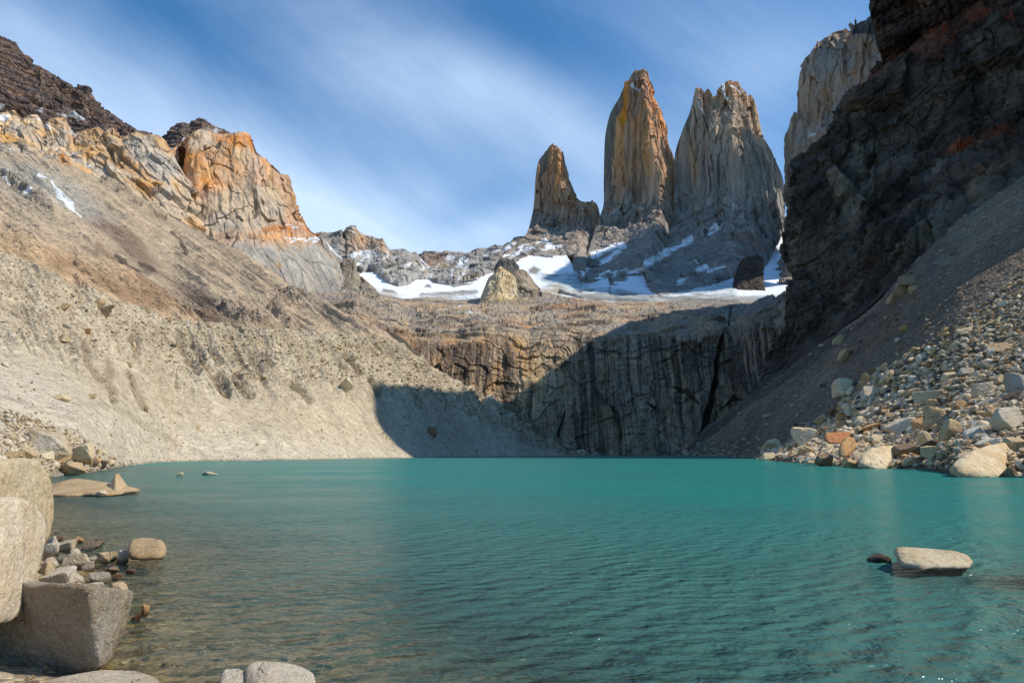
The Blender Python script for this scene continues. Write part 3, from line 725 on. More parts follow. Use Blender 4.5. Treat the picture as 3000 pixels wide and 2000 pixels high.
# --- glacier
def glacier():
    rows = []
    xs = np.array([780, 870, 950, 1050, 1120, 1200, 1300, 1389, 1450, 1557, 1639, 1710, 1800, 1900, 2016, 2100, 2169, 2240, 2330, 2400], float)
    front = np.interp(xs, [780, 870, 950, 1040, 1100, 1150, 1200, 1300, 1389, 1450, 1557, 1639, 1710, 1800, 1900, 2016, 2169, 2307, 2400], [842, 842, 846, 842, 862, 874, 879, 882, 887, 880, 858, 850, 876, 876, 880, 876, 882, 876, 876])
    def yy(k): return front - (front - 700) * k
    ub = [(700, 838), (868, 822), (945, 815), (1000, 828), (1045, 823), (1058, 799), (1086, 794), (1116, 813), (1140, 832), (1167, 840), (1191, 837), (1218, 820), (1256, 818), (1286, 832), (1310, 835), (1331, 842), (1378, 835), (1419, 806), (1470, 790), (1504, 780), (1511, 765), (1548, 750), (1600, 752),
          (1655, 752), (1680, 790), (1705, 838), (1740, 826), (1782, 813), (1787, 844), (1833, 823), (1880, 810), (1918, 798), (1904, 854), (1935, 869), (1996, 854), (2078, 839), (2159, 803), (2200, 815), (2238, 770), (2268, 722), (2296, 690), (2420, 680)]
    xs = np.array(sorted(set(list(xs) + [q[0] for q in ub if 780 <= q[0] <= 2400])), float)
    front = np.interp(xs, [780, 870, 950, 1040, 1100, 1150, 1200, 1300, 1389, 1450, 1557, 1639, 1710, 1800, 1900, 2016, 2169, 2307, 2400], [842, 842, 846, 842, 862, 874, 879, 882, 887, 880, 858, 850, 876, 876, 880, 876, 882, 876, 876])
    ub.sort(); top_lim = np.minimum(np.interp(xs, [q[0] for q in ub], [q[1] for q in ub]) - 11, front - 2)
    rows.append([P(x, y + 16, YG(y) - 6) for x, y in zip(xs, front)])
    rows.append([P(x, y, YG(y)) for x, y in zip(xs, front)])
    for k in (.25, .5, .75, 1.0):
        rows.append([P(x, y * (1 - k) + t * k, YG(y * (1 - k) + t * k)) for x, y, t in zip(xs, front, top_lim)])
    V, T, S, s = loft(rows, 900, 260)
    px, py = proj(V); n = normals(V)
    ice = np.clip(line_mask(px, py, [(1050, 880), (1200, 884), (1400, 880)], 12) + poly_mask(px, py, [(1560, 800), (1690, 800), (1720, 830), (1900, 866), (2100, 830), (2160, 830), (2160, 880), (1700, 876), (1620, 850)], 10) + line_mask(px, py, [(1240, 868), (1390, 858)], 10), 0, 1)
    cre = ridged(V, .035, 4, 171, st=(.5, 1.4, 1))
    d = 3 * fbm(V, .01, 4, 170) + ice * 8 * (cre - .6)
    V = V + n * d[..., None]
    a = np.broadcast_to(np.array([.84, .88, .93]), V.shape)
    fr = np.interp(px, xs, front); rag = sstep(26, 4, (fr - py) + 34 * fbm(V, .012, 5, 175, st=(1, 2, 1)) + 8)
    dirty = sstep(.0, .35, fbm(V, .016, 5, 172, st=(1, 2, 1)))
    a = mix(a, L('a9b6b6'), ice * sstep(.5, .8, cre) * .8)
    a = mix(a, L('8f8478'), ice * dirty * .75)
    deb = np.clip(poly_mask(px, py, [(1122, 845), (1155, 852), (1165, 860), (1120, 855)], 4) + poly_mask(px, py, [(1243, 842), (1250, 832), (1262, 835), (1264, 843)], 3) + poly_mask(px, py, [(1548, 790), (1565, 780), (1585, 790), (1570, 805), (1550, 802)], 5)
                  + poly_mask(px, py, [(1250, 862), (1330, 852), (1400, 848), (1400, 858), (1330, 868)], 4) * .8 + poly_mask(px, py, [(1700, 868), (1900, 872), (2170, 868), (2320, 865), (2320, 890), (1700, 890)], 7) * .6, 0, 1)
    a = mix(a, L('8d877d'), deb); a = mix(a, mix(L('a3937e'), L('8b8a86'), sstep(1600, 1800, px)), rag * .92)
    o = mesh_from_grid('glacier', [(V, a)], M_snow, smooth=True)
    tag(o, 'white snow and broken ice of the small glacier under the towers', 'glacier', kind='structure')


# --- streaked granite wall behind the lake, with the slab bench above it
LIP = [(700, 890), (850, 895), (1040, 900), (1100, 955), (1200, 985), (1330, 985), (1400, 985), (1500, 978), (1600, 972), (1750, 968), (1900, 962), (2050, 958), (2120, 955), (2160, 940), (2230, 905), (2310, 885), (2420, 860)]
FOOTY = [(1000, 520), (1080, 520), (1300, 535), (1500, 560), (1760, 578), (2000, 578), (2150, 570), (2300, 550), (2450, 540)]


def granite_wall():
    xs = np.array([700, 850, 960, 1040, 1100, 1150, 1200, 1270, 1330, 1400, 1450, 1500, 1550, 1600, 1680, 1750, 1830, 1900, 1980, 2050, 2090, 2120, 2160, 2200, 2230, 2270, 2310, 2360, 2420], float)
    fy = np.interp(xs, *zip(*FOOTY)); ly = np.interp(xs, *zip(*LIP))
    by = np.interp(xs, [700, 860, 1040, 1200, 1389, 1557, 1639, 1710, 1900, 2016, 2169, 2307, 2420], [858, 852, 850, 884, 892, 864, 856, 882, 886, 882, 888, 882, 880])
    ly = ly + 9 * np.sin(xs * .021) + 6 * np.sin(xs * .053 + 1)
    r = [[G(x, Y - 3, -6) for x, Y in zip(xs, fy)], [G(x, Y, 0) for x, Y in zip(xs, fy)],
         [P(x, 1325 - (1325 - l) * .5, Y + 22) for x, Y, l in zip(xs, fy, ly)],
         [P(x, l + 75, Y + 38) for x, Y, l in zip(xs, fy, ly)], [P(x, l + 26, Y + 60) for x, Y, l in zip(xs, fy, ly)],
         [P(x, l - 14, Y + 104) for x, Y, l in zip(xs, fy, ly)],
         [P(x, l * .55 + b * .45, (Y + 66) * .6 + YG(b) * .4 - 6) for x, Y, l, b in zip(xs, fy, ly, by)],
         [P(x, b, YG(b) - 4) for x, b in zip(xs, by)], [P(x, b - 14, YG(b) + 160) for x, b in zip(xs, by)]]
    V, T, S, s = loft(r, 860, 420, [.3, 1, 1, 1, 1, 1, 1, .3])
    n = normals(V); px, py = proj(V)
    lip = np.interp(px, *zip(*LIP)); wall = sstep(-10, 44, py - lip + 18 * fbm(V, .02, 3, 176))
    fl = ridged(V + 6 * fbm(V, .02, 2, 181)[..., None], 0.022, 5, 182, st=(1, 1, .12)); blk = ridged(V, .02, 4, 183, st=(1, 1, .7))
    bk, br = blocks(V, 26, 174, (1, 1, .35), .2); bk2, br2 = blocks(V, 34, 178, (.8, 1.2, 1.6))
    dw = 3.0 * (fl - .6) + 6 * (blk - .6) + .8 * fbm(V, .12, 3, 184) + .45 * bk + .8 * blocks(V, 13, 203, (.6, .6, 1.1), .2)[0]
    led = 3.5 * sstep(.3, .5, np.sin(V[..., 2] * .30 + 2.5 * fbm(V, .012, 3, 185))) * (1 - sstep(0, 90, py - lip)) * (1 - sstep(1250, 1500, px) * .6)
    db = 15 * (ridged(V, .008, 5, 186, st=(.7, 1, 1)) - .6) + 4 * (ridged(V, .04, 4, 187) - .6) + .4 * bk2
    wj = 9 * fbm(V, .05, 3, 177)
    gul = line_mask(px + wj, py, [(2140, 900), (2138, 960), (2112, 1000), (2100, 1090), (2085, 1180), (2062, 1260), (2040, 1330)], [2, 3, 6, 7, 8, 9, 12])
    slit = line_mask(px, py, [(1900, 1200), (1800, 1230), (1815, 1290)], 1) * 0
    arch = np.clip(line_mask(px + wj, py + wj, [(1785, 1185), (1806, 1215), (1820, 1255), (1816, 1290)], [2, 8, 6, 1]) + line_mask(px + wj, py + wj, [(1965, 1132), (2010, 1145), (2050, 1185)], [1, 7, 2]) + line_mask(px + wj, py, [(1890, 1180), (1915, 1196)], [1, 5])
                   + line_mask(px + wj, py + wj, [(2110, 1195), (2150, 1165), (2200, 1180)], [1, 5, 1]) + line_mask(px + wj, py, [(1655, 1200), (1640, 1260), (1650, 1330)], [1, 4, 1]), 0, 1)
    d = dw * wall + db * (1 - wall) + led - 20 * gul - 6 * arch
    d = d * sstep(s[1] - .01, s[1] + .02, S) * (1 - sstep(s[7] - .02, s[7], S))
    V = V + n * d[..., None]
    # colours: pale granite, black and brown water streaks, tan slabs above
    x2 = px + 10 * fbm(V, .02, 3, 188) + (py - 1150) * .10 * np.sign(px - 1450) * sstep(0, 300, np.abs(px - 1450)) * -1
    sv = np.stack([x2, np.zeros_like(x2), py * .025], -1)
    s1 = fbm(sv, .10, 5, 191, .7); s2 = fbm(sv, .03, 4, 192, .6); s3 = fbm(sv, .25, 3, 193, .6); big = fbm(V, .012, 4, 194)
    a = mix(L('b89a76'), L('a8927a'), sstep(1500, 1750, px)); a = mix(a, L('cbb48c'), sstep(.05, .35, big) * .6)
    dens = .10 - .22 * poly_mask(px, py, [(1200, 985), (1440, 1000), (1430, 1250), (1300, 1150), (1200, 1060)], 30) - .10 * sstep(1600, 1800, px)
    bl = sstep(dens, dens + .2, s1 + .7 * s2 - .6 * big + .5 * fbm(V, .03, 4, 179)) * (.55 + .45 * sstep(-.2, .2, s3))
    a = a * (1 + .3 * br)[..., None]
    dk = mix(L('4e3d33'), L('3b3939'), sstep(1350, 1700, px))
    a = mix(a, dk, bl * .92 * wall)
    a = mix(a, dk, sstep(.12, .2, fbm(sv, .32, 3, 189, .6) + .25 * s2) * .6 * wall)
    a = mix(a, L('6e5a48'), sstep(.0, .3, s2) * .65 * wall)
    a = mix(a, L('d6cdbf'), sstep(.2, .4, s3 * .7 - s1 * .4) * .35 * wall)
    a = mix(a, L('35312f'), np.clip(gul * .6 + arch * .45, 0, 1))
    veins = np.zeros(px.shape)
    wxx = 8 * fbm(V, .03, 3, 195)
    for pts in ([(1540, 985), (1700, 1005), (1760, 1030), (1860, 1050), (2000, 1010), (2140, 1020)], [(1750, 1035), (1900, 1025), (2100, 1030)], [(1640, 1015), (1660, 1080), (1700, 1130)], [(1280, 1150), (1400, 1165), (1560, 1150)], [(1950, 985), (2040, 1030), (2100, 1060)]):
        veins = np.maximum(veins, line_mask(px, py + wxx, pts, 2.6))
    a = mix(a, L('3e3b3a'), veins * .7 * wall)
    b = mix(L('b3a28a'), L('bfa888'), sstep(-.2, .3, fbm(V, .008, 4, 196))) * (1 + .25 * br2)[..., None]
    b = mix(b, L('bb8660'), sstep(.05, .35, fbm(V, .010, 4, 197, st=(.6, 1.6, 1))) * .65)
    b = mix(b, L('9b9a95'), sstep(.0, .3, fbm(V, .02, 5, 198)) * .7)
    b = mix(b, L('544c46'), sstep(.08, .28, fbm(V, .035, 5, 199, st=(.5, 1.5, 1.5))) * .75)
    b = mix(b, L('a39a8e'), poly_mask(px, py, [(880, 845), (1100, 880), (1200, 930), (1050, 960), (900, 900)], 20) * .6)
    b = mix(b, L('8a8a88'), poly_mask(px, py, [(1950, 880), (2310, 880), (2320, 1000), (2160, 930), (1980, 920)], 20) * .6)
    strat = sstep(.1, .5, np.sin(V[..., 2] * .42 + 5 * fbm(V, .015, 4, 200))) * poly_mask(px, py, [(1120, 955), (1600, 940), (1700, 985), (1400, 1010), (1150, 1000)], 16)
    b = mix(b, L('3f3833'), strat * .5)
    sn = snow_strokes(px, py, V, [([(1155, 905), (1190, 908)], 3), ([(1370, 915), (1405, 915)], 4), ([(1350, 905), (1370, 898)], 3), ([(1620, 862), (1720, 875)], 4), ([(1640, 853), (1800, 885)], 3.5)], 201)
    b = mix(b, SNOW, sn)
    a = mix(b, a, wall)
    o = mesh_from_grid('cliff', [(V, a)], M_cliff)
    tag(o, 'streaked granite cliff dropping to the far end of the lake, slabs above', 'cliff', kind='structure')


def outcrop(crest, Y, base, thick, seed, cols, label, name='rock_outcrop', mat=None, lean=0.0):
    c = [P(x, y, Y) for x, y in crest]
    H = base
    nfront = [P(x, y * .45 + H * .55, Y - thick * .45) for x, y in crest]
    x0, x1 = crest[0][0], crest[-1][0]; xm = (x0 + x1) / 2
    nf2 = [P(xm + (x - xm) * 1.12 + lean, H, Y - thick) for x, y in crest]
    nf3 = [P(xm + (x - xm) * 1.2 + lean, H + 20, Y - thick * 1.2) for x, y in crest]
    b1 = [P(x, y * .4 + H * .6, Y + thick * .6) for x, y in crest]
    b2 = [P(xm + (x - xm) * 1.1, H + 6, Y + thick) for x, y in crest]
    V, T, S, s = loft([b2, b1, c, nfront, nf2, nf3], 150, 170, None, True)
    n = normals(V); px, py = proj(V)
    fr = (S > s[2])
    ed = sstep(0, .06, T) * sstep(0, .06, 1 - T)
    bk, br = blocks(V, 24, seed + 6, (1, 1, .4))
    d = 5 * (ridged(V, .018, 5, seed, st=(1, 1, .35)) - .6) + 1 * fbm(V, .06, 4, seed + 1) + .7 * bk
    d = d * (.3 + .7 * sstep(0, .05, np.abs(S - s[2])))
    V = V + n * (d * np.where(fr, 1, .5))[..., None]
    a = mix(L(cols[0]), L(cols[1]), sstep(-.2, .3, fbm(V, .03, 4, seed + 2, st=(1, 1, .4))))
    a = mix(a, L(cols[2]), sstep(.1, .4, fbm(V, .05, 4, seed + 3, st=(1, 1, .3))) * .6)
    o = mesh_from_grid(name, [(V, a)], mat or M_fin)
    tag(o, label, 'rock outcrop')


def outcrops():
    outcrop([(1398, 905), (1408, 880), (1416, 850), (1424, 830), (1432, 812), (1448, 800), (1460, 784), (1466, 781), (1474, 786), (1490, 795), (1503, 806), (1510, 812), (1516, 850)], 1130, 905, 60, 211, ('e2cda4', 'cfb68c', 'a8916c'), 'tall cream rock fin standing on the slabs before the glacier')
    outcrop([(1496, 830), (1504, 795), (1512, 789), (1532, 789), (1544, 796), (1556, 812), (1566, 830), (1582, 846)], 1175, 858, 60, 221, ('a89a84', '8f8571', '6e6455'), 'grey-brown rock block adjoining the right side of the cream fin')
    outcrop([(944, 840), (950, 815), (958, 795), (966, 785), (976, 778), (984, 772), (1002, 770), (1006, 757), (1022, 755), (1038, 758), (1044, 775), (1046, 800), (1060, 812), (1078, 826), (1100, 850)], 1190, 862, 90, 231, ('a59b8a', '8b8272', '6b6354'), 'craggy grey pinnacle standing left of the white snowfield')
    outcrop([(2140, 864), (2152, 815), (2163, 778), (2176, 757), (2190, 750), (2205, 752), (2220, 743), (2234, 754), (2236, 780), (2228, 812), (2214, 850)], 1330, 860, 70, 241, ('5f5248', '4d433c', '6e5c4f'), 'dark brown rock stub beside the narrow snow gully', mat=M_dark)
    outcrop([(1440, 815), (1450, 780), (1462, 760), (1470, 755), (1490, 758), (1506, 766), (1520, 778)], 1500, 815, 40, 251, ('6b6963', '55534f', '8a7a66'), 'small dark grey crag just behind the cream fin')


# --- left side: brown slope and pale moraine
MCREST = [(-900, 330, 120), (-500, 500, 150), (-200, 640, 180), (0, 737, 205), (60, 760, 212), (110, 778, 215), (160, 805, 220), (200, 835, 225), (270, 850, 230), (330, 880, 236), (380, 893, 242), (450, 925, 252), (550, 948, 268), (620, 950, 278), (700, 968, 290), (800, 975, 305), (900, 985, 325),
          (1000, 990, 350), (1100, 990, 385), (1130, 992, 395), (1180, 1022, 405), (1260, 1072, 425), (1340, 1120, 440), (1420, 1165, 458), (1475, 1185, 470), (1500, 1215, 478), (1540, 1250, 492), (1600, 1292, 515), (1660, 1318, 535), (1745, 1336, 565)]
MSHORE = [(-900, 26), (-400, 34), (-100, 46), (60, 58), (230, 70), (326, 96), (367, 116), (510, 172), (816, 200), (1000, 238), (1200, 290), (1500, 395), (1650, 470), (1745, 545)]


def left_slope():
    xs = np.array([-900, -500, -200, 0, 110, 210, 300, 400, 510, 600, 700, 780, 870, 930, 1000, 1060, 1110, 1150, 1180, 1230], float)
    mc = np.array(MCREST, float)
    my = np.interp(xs, mc[:, 0], mc[:, 1]); mY = np.interp(xs, mc[:, 0], mc[:, 2])
    ty = np.interp(xs, [-900, 0, 210, 400, 510, 560, 600, 700, 780, 820, 870, 930, 1000, 1060, 1110, 1150, 1180, 1230], [300, 450, 490, 575, 645, 672, 694, 745, 790, 815, 858, 890, 918, 945, 968, 988, 1005, 1040])
    tY = np.interp(xs, [-900, 0, 210, 510, 700, 870, 1000, 1110, 1230], [620, 715, 735, 765, 720, 640, 560, 520, 480])
    r = [[P(x, y + 40, Y + 90) for x, y, Y in zip(xs, ty, tY)], [P(x, y, Y) for x, y, Y in zip(xs, ty, tY)],
         [P(x, t * .55 + m * .45, T * .52 + M * .48) for x, t, m, T, M in zip(xs, ty, my, tY, mY + 30)],
         [P(x, m + 10, M + 22) for x, m, M in zip(xs, my, mY)],
         [P(x, m + 60, M + 8) for x, m, M in zip(xs, my, mY)]]
    V, T, S, s = loft(r, 800, 360, [.3, 1, 1, .4])
    n = normals(V); px, py = proj(V)
    k = (py - 600) + .75 * (px - 400) * -1         # across-slope coordinate (streaks run down to the right)
    ax = px * .58 - py * .81; al = px * .81 + py * .58
    sv = np.stack([ax, al * .09, np.zeros_like(ax)], -1)
    g1 = fbm(sv, .02, 5, 301); g2 = fbm(sv, .07, 4, 302); f = fbm(V, .02, 5, 303)
    fade = sstep(s[1] - .01, s[1] + .05, S)
    d = (9 * g1 + 4 * g2 + 3.0 * (ridged(V, .03, 4, 304) - .6) + .8 * fbm(V, .15, 3, 305)) * (.3 + .7 * fade)
    crag = np.clip(poly_mask(px, py, [(800, 860), (880, 850), (930, 880), (860, 900), (800, 890)], 12) + line_mask(px, py, [(790, 900), (850, 960)], 8) + line_mask(px, py, [(650, 900), (700, 930), (780, 950)], 7) + poly_mask(px, py, [(-50, 470), (120, 560), (170, 650), (60, 560), (-50, 520)], 14) + .7 * line_mask(px, py, [(300, 530), (420, 600), (480, 640)], 10), 0, 1)
    bk, br = blocks(V, 14, 310)
    d = d + crag * (7 * (ridged(V, .05, 4, 306) - .35) + 1.2 * bk) + .12 * bk
    V = V + n * d[..., None]
    a = mix(L('ab9a80'), L('bda585'), sstep(-.2, .25, g1)); a = mix(a, L('9d8a70'), sstep(.05, .4, f) * .6)
    a = mix(a, L('b8976c'), poly_mask(px, py, [(-50, 680), (100, 720), (400, 800), (560, 940), (300, 870), (100, 780), (-50, 740)], 40) * .75)
    wx = 16 * fbm(V, .02, 3, 307)
    band = poly_mask(px + wx, py + wx, [(180, 555), (215, 560), (330, 640), (420, 700), (470, 780), (600, 850), (700, 935), (730, 970), (640, 950), (520, 840), (400, 760), (330, 700), (250, 650), (200, 610)], 16)
    a = mix(a, L('6f5a48'), band * (.65 + .5 * g2))
    band2 = line_mask(px + wx, py + wx, [(290, 715), (380, 790), (460, 860), (620, 935)], [8, 16, 22, 26])
    a = mix(a, L('7f6249'), band2 * .6)
    band3 = poly_mask(px + wx, py, [(120, 730), (330, 810), (500, 880), (560, 930), (330, 870), (150, 790)], 16)
    a = mix(a, L('8d7052'), band3 * .7)
    a = mix(a, L('54483c'), poly_mask(px + wx, py, [(530, 835), (560, 845), (650, 875), (620, 890), (570, 880)], 6) * .8)
    for q in ([(505, 680), (530, 700), (545, 740)], [(350, 740), (380, 770), (440, 800)], [(415, 765), (450, 785)]):
        a = mix(a, L('4e3e36'), line_mask(px + wx, py, q, 7) * .8)
    a = mix(a, L('a9a599'), poly_mask(px, py, [(-50, 460), (150, 500), (260, 560), (330, 640), (240, 640), (120, 590), (-50, 520)], 26) * .8)
    a = mix(a, L('a5957c'), poly_mask(px, py, [(870, 858), (1110, 975), (1050, 985), (900, 930)], 20) * .6)
    a = mix(a, L('8c8072'), crag * .6)
    a = mix(a, L('7c6650'), line_mask(px + wx, py, [(620, 690), (730, 780), (830, 860)], 14) * .3)
    a = a * (1 + .22 * g2 + .12 * fbm(V, .08, 3, 308))[..., None]
    sn = snow_strokes(px, py, V, [([(160, 555), (180, 575), (210, 600), (235, 640)], [4, 7, 9, 3]), ([(110, 520), (130, 530)], 4), ([(150, 540), (158, 552)], 3), ([(70, 556), (95, 558)], 3), ([(395, 562), (420, 580)], 3), ([(0, 515), (30, 535)], 2), ([(835, 870), (850, 880)], 0.5)], 309)
    a = mix(a, SNOW, sn)
    o = mesh_from_grid('hillside', [(V, a)], M_slope)
    tag(o, 'brown and tan streaked scree hillside under the orange cliffs', 'hillside', kind='structure')
    return V


def moraine():
    xs = np.array(sorted(set([q[0] for q in MCREST] + [60, 230, 326, 367, 510, 816, 1200, 1650])), float)
    mc = np.array(MCREST, float); ms = np.array(MSHORE, float)
    cy = np.interp(xs, mc[:, 0], mc[:, 1]); cY = np.interp(xs, mc[:, 0], mc[:, 2]); sY = np.interp(xs, ms[:, 0], ms[:, 1])
    my = np.interp(xs, [-900, 0, 200, 400, 816, 1200, 1500, 1700, 1745], [980, 1050, 1090, 1140, 1165, 1195, 1275, 1328, 1337])
    mY = sY + (cY - sY) * np.interp(xs, [-900, 0, 816, 1745], [.42, .42, .42, .5])
    r = [[P(x, y + 30, Y + 30) for x, y, Y in zip(xs, cy, cY)], [P(x, y, Y) for x, y, Y in zip(xs, cy, cY)],
         [P(x, y * .75 + m * .25, Y * .72 + M * .28) for x, y, Y, m, M in zip(xs, cy, cY, my, mY)],
         [P(x, m, M) for x, m, M in zip(xs, my, mY)], [G(x, Y, 0) for x, Y in zip(xs, sY)], [G(x, Y * .93, -3) for x, Y in zip(xs, sY)]]
    V, T, S, s = loft(r, 1000, 430, [.3, 1.1, 1, 1, .4])
    n = normals(V); px, py = proj(V)
    cyv = np.interp(px, mc[:, 0], mc[:, 1]); rel = (py - cyv) / (1340 - cyv + 1)
    up = 1 - sstep(.42, .62, rel + .12 * fbm(V, .03, 3, 321))
    al = px * .5 + py * .86; ax = px * .86 - py * .5
    sv = np.stack([ax, al * .12, np.zeros_like(ax)], -1)
    gul = ridged(sv, .028, 4, 322); g2 = fbm(sv, .012, 3, 323)
    rough = ridged(V, .09, 5, 324)
    fade = sstep(s[1] - .01, s[1] + .02, S)
    scl = np.clip(V[..., 1] / 260, .35, 1.6)
    d = up * (4.8 * (gul - .6) + 1.9 * (rough - .6)) + (1 - up) * (.35 * g2) + (.15 + .35 * up) * fbm(V, .35, 3, 325)
    spots = np.zeros(px.shape)
    for q in ([(245, 1000), (250, 1060), (300, 1110)], [(315, 1060), (320, 1110), (340, 1170)], [(390, 990), (400, 1040)], [(520, 975), (545, 1060), (575, 1090)], [(605, 1015), (640, 1060)], [(690, 1040), (715, 1080)], [(730, 1040), (760, 1090)],
              [(640, 1100), (665, 1150)], [(690, 1105), (735, 1160)], [(870, 1130), (905, 1170)], [(1010, 1050), (1050, 1090)], [(770, 1035), (790, 1070)], [(1085, 1120), (1110, 1150)], [(380, 1100), (425, 1190)], [(560, 1010), (590, 1060)]):
        spots = np.maximum(spots, line_mask(px + 8 * fbm(V, .06, 3, 326), py, q, 13))
    d = d + spots * (3.6 * (ridged(V, .16, 4, 327, st=(1, 1, .6)) - .75) - 1.0)
    bk, br = blocks(V, 3.2, 331); d = d + up * (.3 + spots) * bk * 1.1
    gg = line_mask(px, py, [(1478, 1190), (1560, 1260), (1640, 1310)], [6, 7, 4]); d = d - gg * 5
    V = V + n * (d * scl * fade)[..., None]
    z0 = 1 - sstep(s[4] - .03, s[4], S)
    a = mix(L('b5a78d'), L('c0b398'), sstep(-.2, .3, g2)); a = mix(a, L('a4957c'), sstep(.0, .4, fbm(V, .04, 4, 328)) * .6 * up)
    a = mix(a, L('c6bca8'), poly_mask(px, py, [(-900, 1000), (-50, 1030), (100, 1080), (300, 1180), (520, 1250), (900, 1300), (1200, 1320), (1200, 1345), (-900, 1450)], 60) * .75)
    a = mix(a, L('85755f'), np.clip(spots * .6 + up * sstep(.55, .35, gul) * .35, 0, 1)) * (1 + .15 * br * up)[..., None]
    a = mix(a, L('94866f'), line_mask(px, py, [(220, 1180), (330, 1190), (470, 1270), (520, 1300)], 10) * .35)
    a = mix(a, L('a3977f'), gg * .5)
    a = a * (1 + .07 * fbm(sv, .06, 3, 329) + .1 * fbm(V, .5, 2, 330))[..., None]
    a = a * (1 - .38 * sstep(.55, .15, V[..., 2] + .5 * fbm(V, .1, 3, 332)))[..., None]
    o = mesh_from_grid('moraine', [(V, a)], M_moraine)
    tag(o, 'pale gravel moraine bank sloping down to the left shore of the lake', 'moraine', kind='structure')
    return V, px, py


# --- right side: talus slope and dark cliff
TSHORE = [(1985, 572), (2060, 480), (2130, 370), (2190, 280), (2221, 236), (2306, 157), (2425, 122), (2527, 102), (2723, 90), (2804, 68), (3000, 62), (3500, 44), (4200, 28)]
TTOP = [(1985, 1336, 580), (2010, 1325, 562), (2100, 1258, 530), (2190, 1182, 495), (2232, 1148, 472), (2330, 1070, 448), (2423, 995, 423), (2551, 906, 362), (2640, 820, 330), (2717, 753, 308), (2870, 638, 305), (3000, 536, 305), (3500, 300, 290), (4200, 20, 270)]


def talus():
    xs = np.array(sorted(set([q[0] for q in TSHORE] + [q[0] for q in TTOP])), float)
    sY = np.interp(xs, *zip(*TSHORE)); tt = np.array(TTOP, float)
    ty = np.interp(xs, tt[:, 0], tt[:, 1]); tY = np.interp(xs, tt[:, 0], tt[:, 2])
    B = [G(x, Y, 0) for x, Y in zip(xs, sY)]; A = [P(x, y, Y) for x, y, Y in zip(xs, ty, tY)]
    def lerp(k, sag=0): return [b * (1 - k) + a_ * k + np.array([0, 0, sag * np.linalg.norm(a_ - b)]) for a_, b in zip(A, B)]
    r = [[p + np.array([30, 20, 26]) for p in A], A, lerp(.66, -.035), lerp(.33, -.045), lerp(.12, -.02), B, [G(x, Y * .92, -3) for x, Y in zip(xs, sY)]]
    V, T, S, s = loft(r, 820, 420, [.3, 1, 1, 1, 1, .4])
    n = normals(V); px, py = proj(V)
    rough = ridged(V, .1, 4, 401); g = fbm(V, .02, 4, 402)
    fade = 1 - .7 * sstep(s[5] - .02, s[5], S)
    bf = poly_mask(px, py, [(2200, 1345), (2400, 1230), (2560, 1120), (2700, 1040), (2850, 930), (3000, 830), (4200, 400), (4200, 1500), (2200, 1500)], 25)
    bk, br = blocks(V, 3.0, 408)
    d = (1.8 * g + .35 * bk + .9 * (rough - .6) + .35 * fbm(V, .5, 3, 403) + bf * .9 * (ridged(V, .25, 3, 404) - .6)) * fade
    V = V + n * d[..., None]
    a = mix(L('95866f'), L('7f7262'), sstep(-.2, .25, g))
    a = mix(a, L('8f7a5e'), sstep(.05, .4, fbm(V, .06, 4, 405)) * .5)
    w = 10 * fbm(V, .04, 3, 406)
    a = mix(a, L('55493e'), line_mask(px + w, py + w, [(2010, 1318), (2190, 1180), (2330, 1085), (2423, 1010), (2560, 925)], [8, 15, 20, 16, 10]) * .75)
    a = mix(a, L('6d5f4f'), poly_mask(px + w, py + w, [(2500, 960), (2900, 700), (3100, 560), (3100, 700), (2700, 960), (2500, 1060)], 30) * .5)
    a = mix(a, L('7a6d5a'), bf * .7)  # field ground painted darker for the shade between its boulders
    a = a * (1 + .15 * fbm(V, .3, 3, 407))[..., None]
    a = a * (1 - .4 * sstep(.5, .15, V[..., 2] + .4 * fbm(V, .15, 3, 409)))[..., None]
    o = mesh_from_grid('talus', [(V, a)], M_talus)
    tag(o, 'grey-brown talus slope running down to the right shore', 'talus slope', kind='structure')
    return V, px, py, n


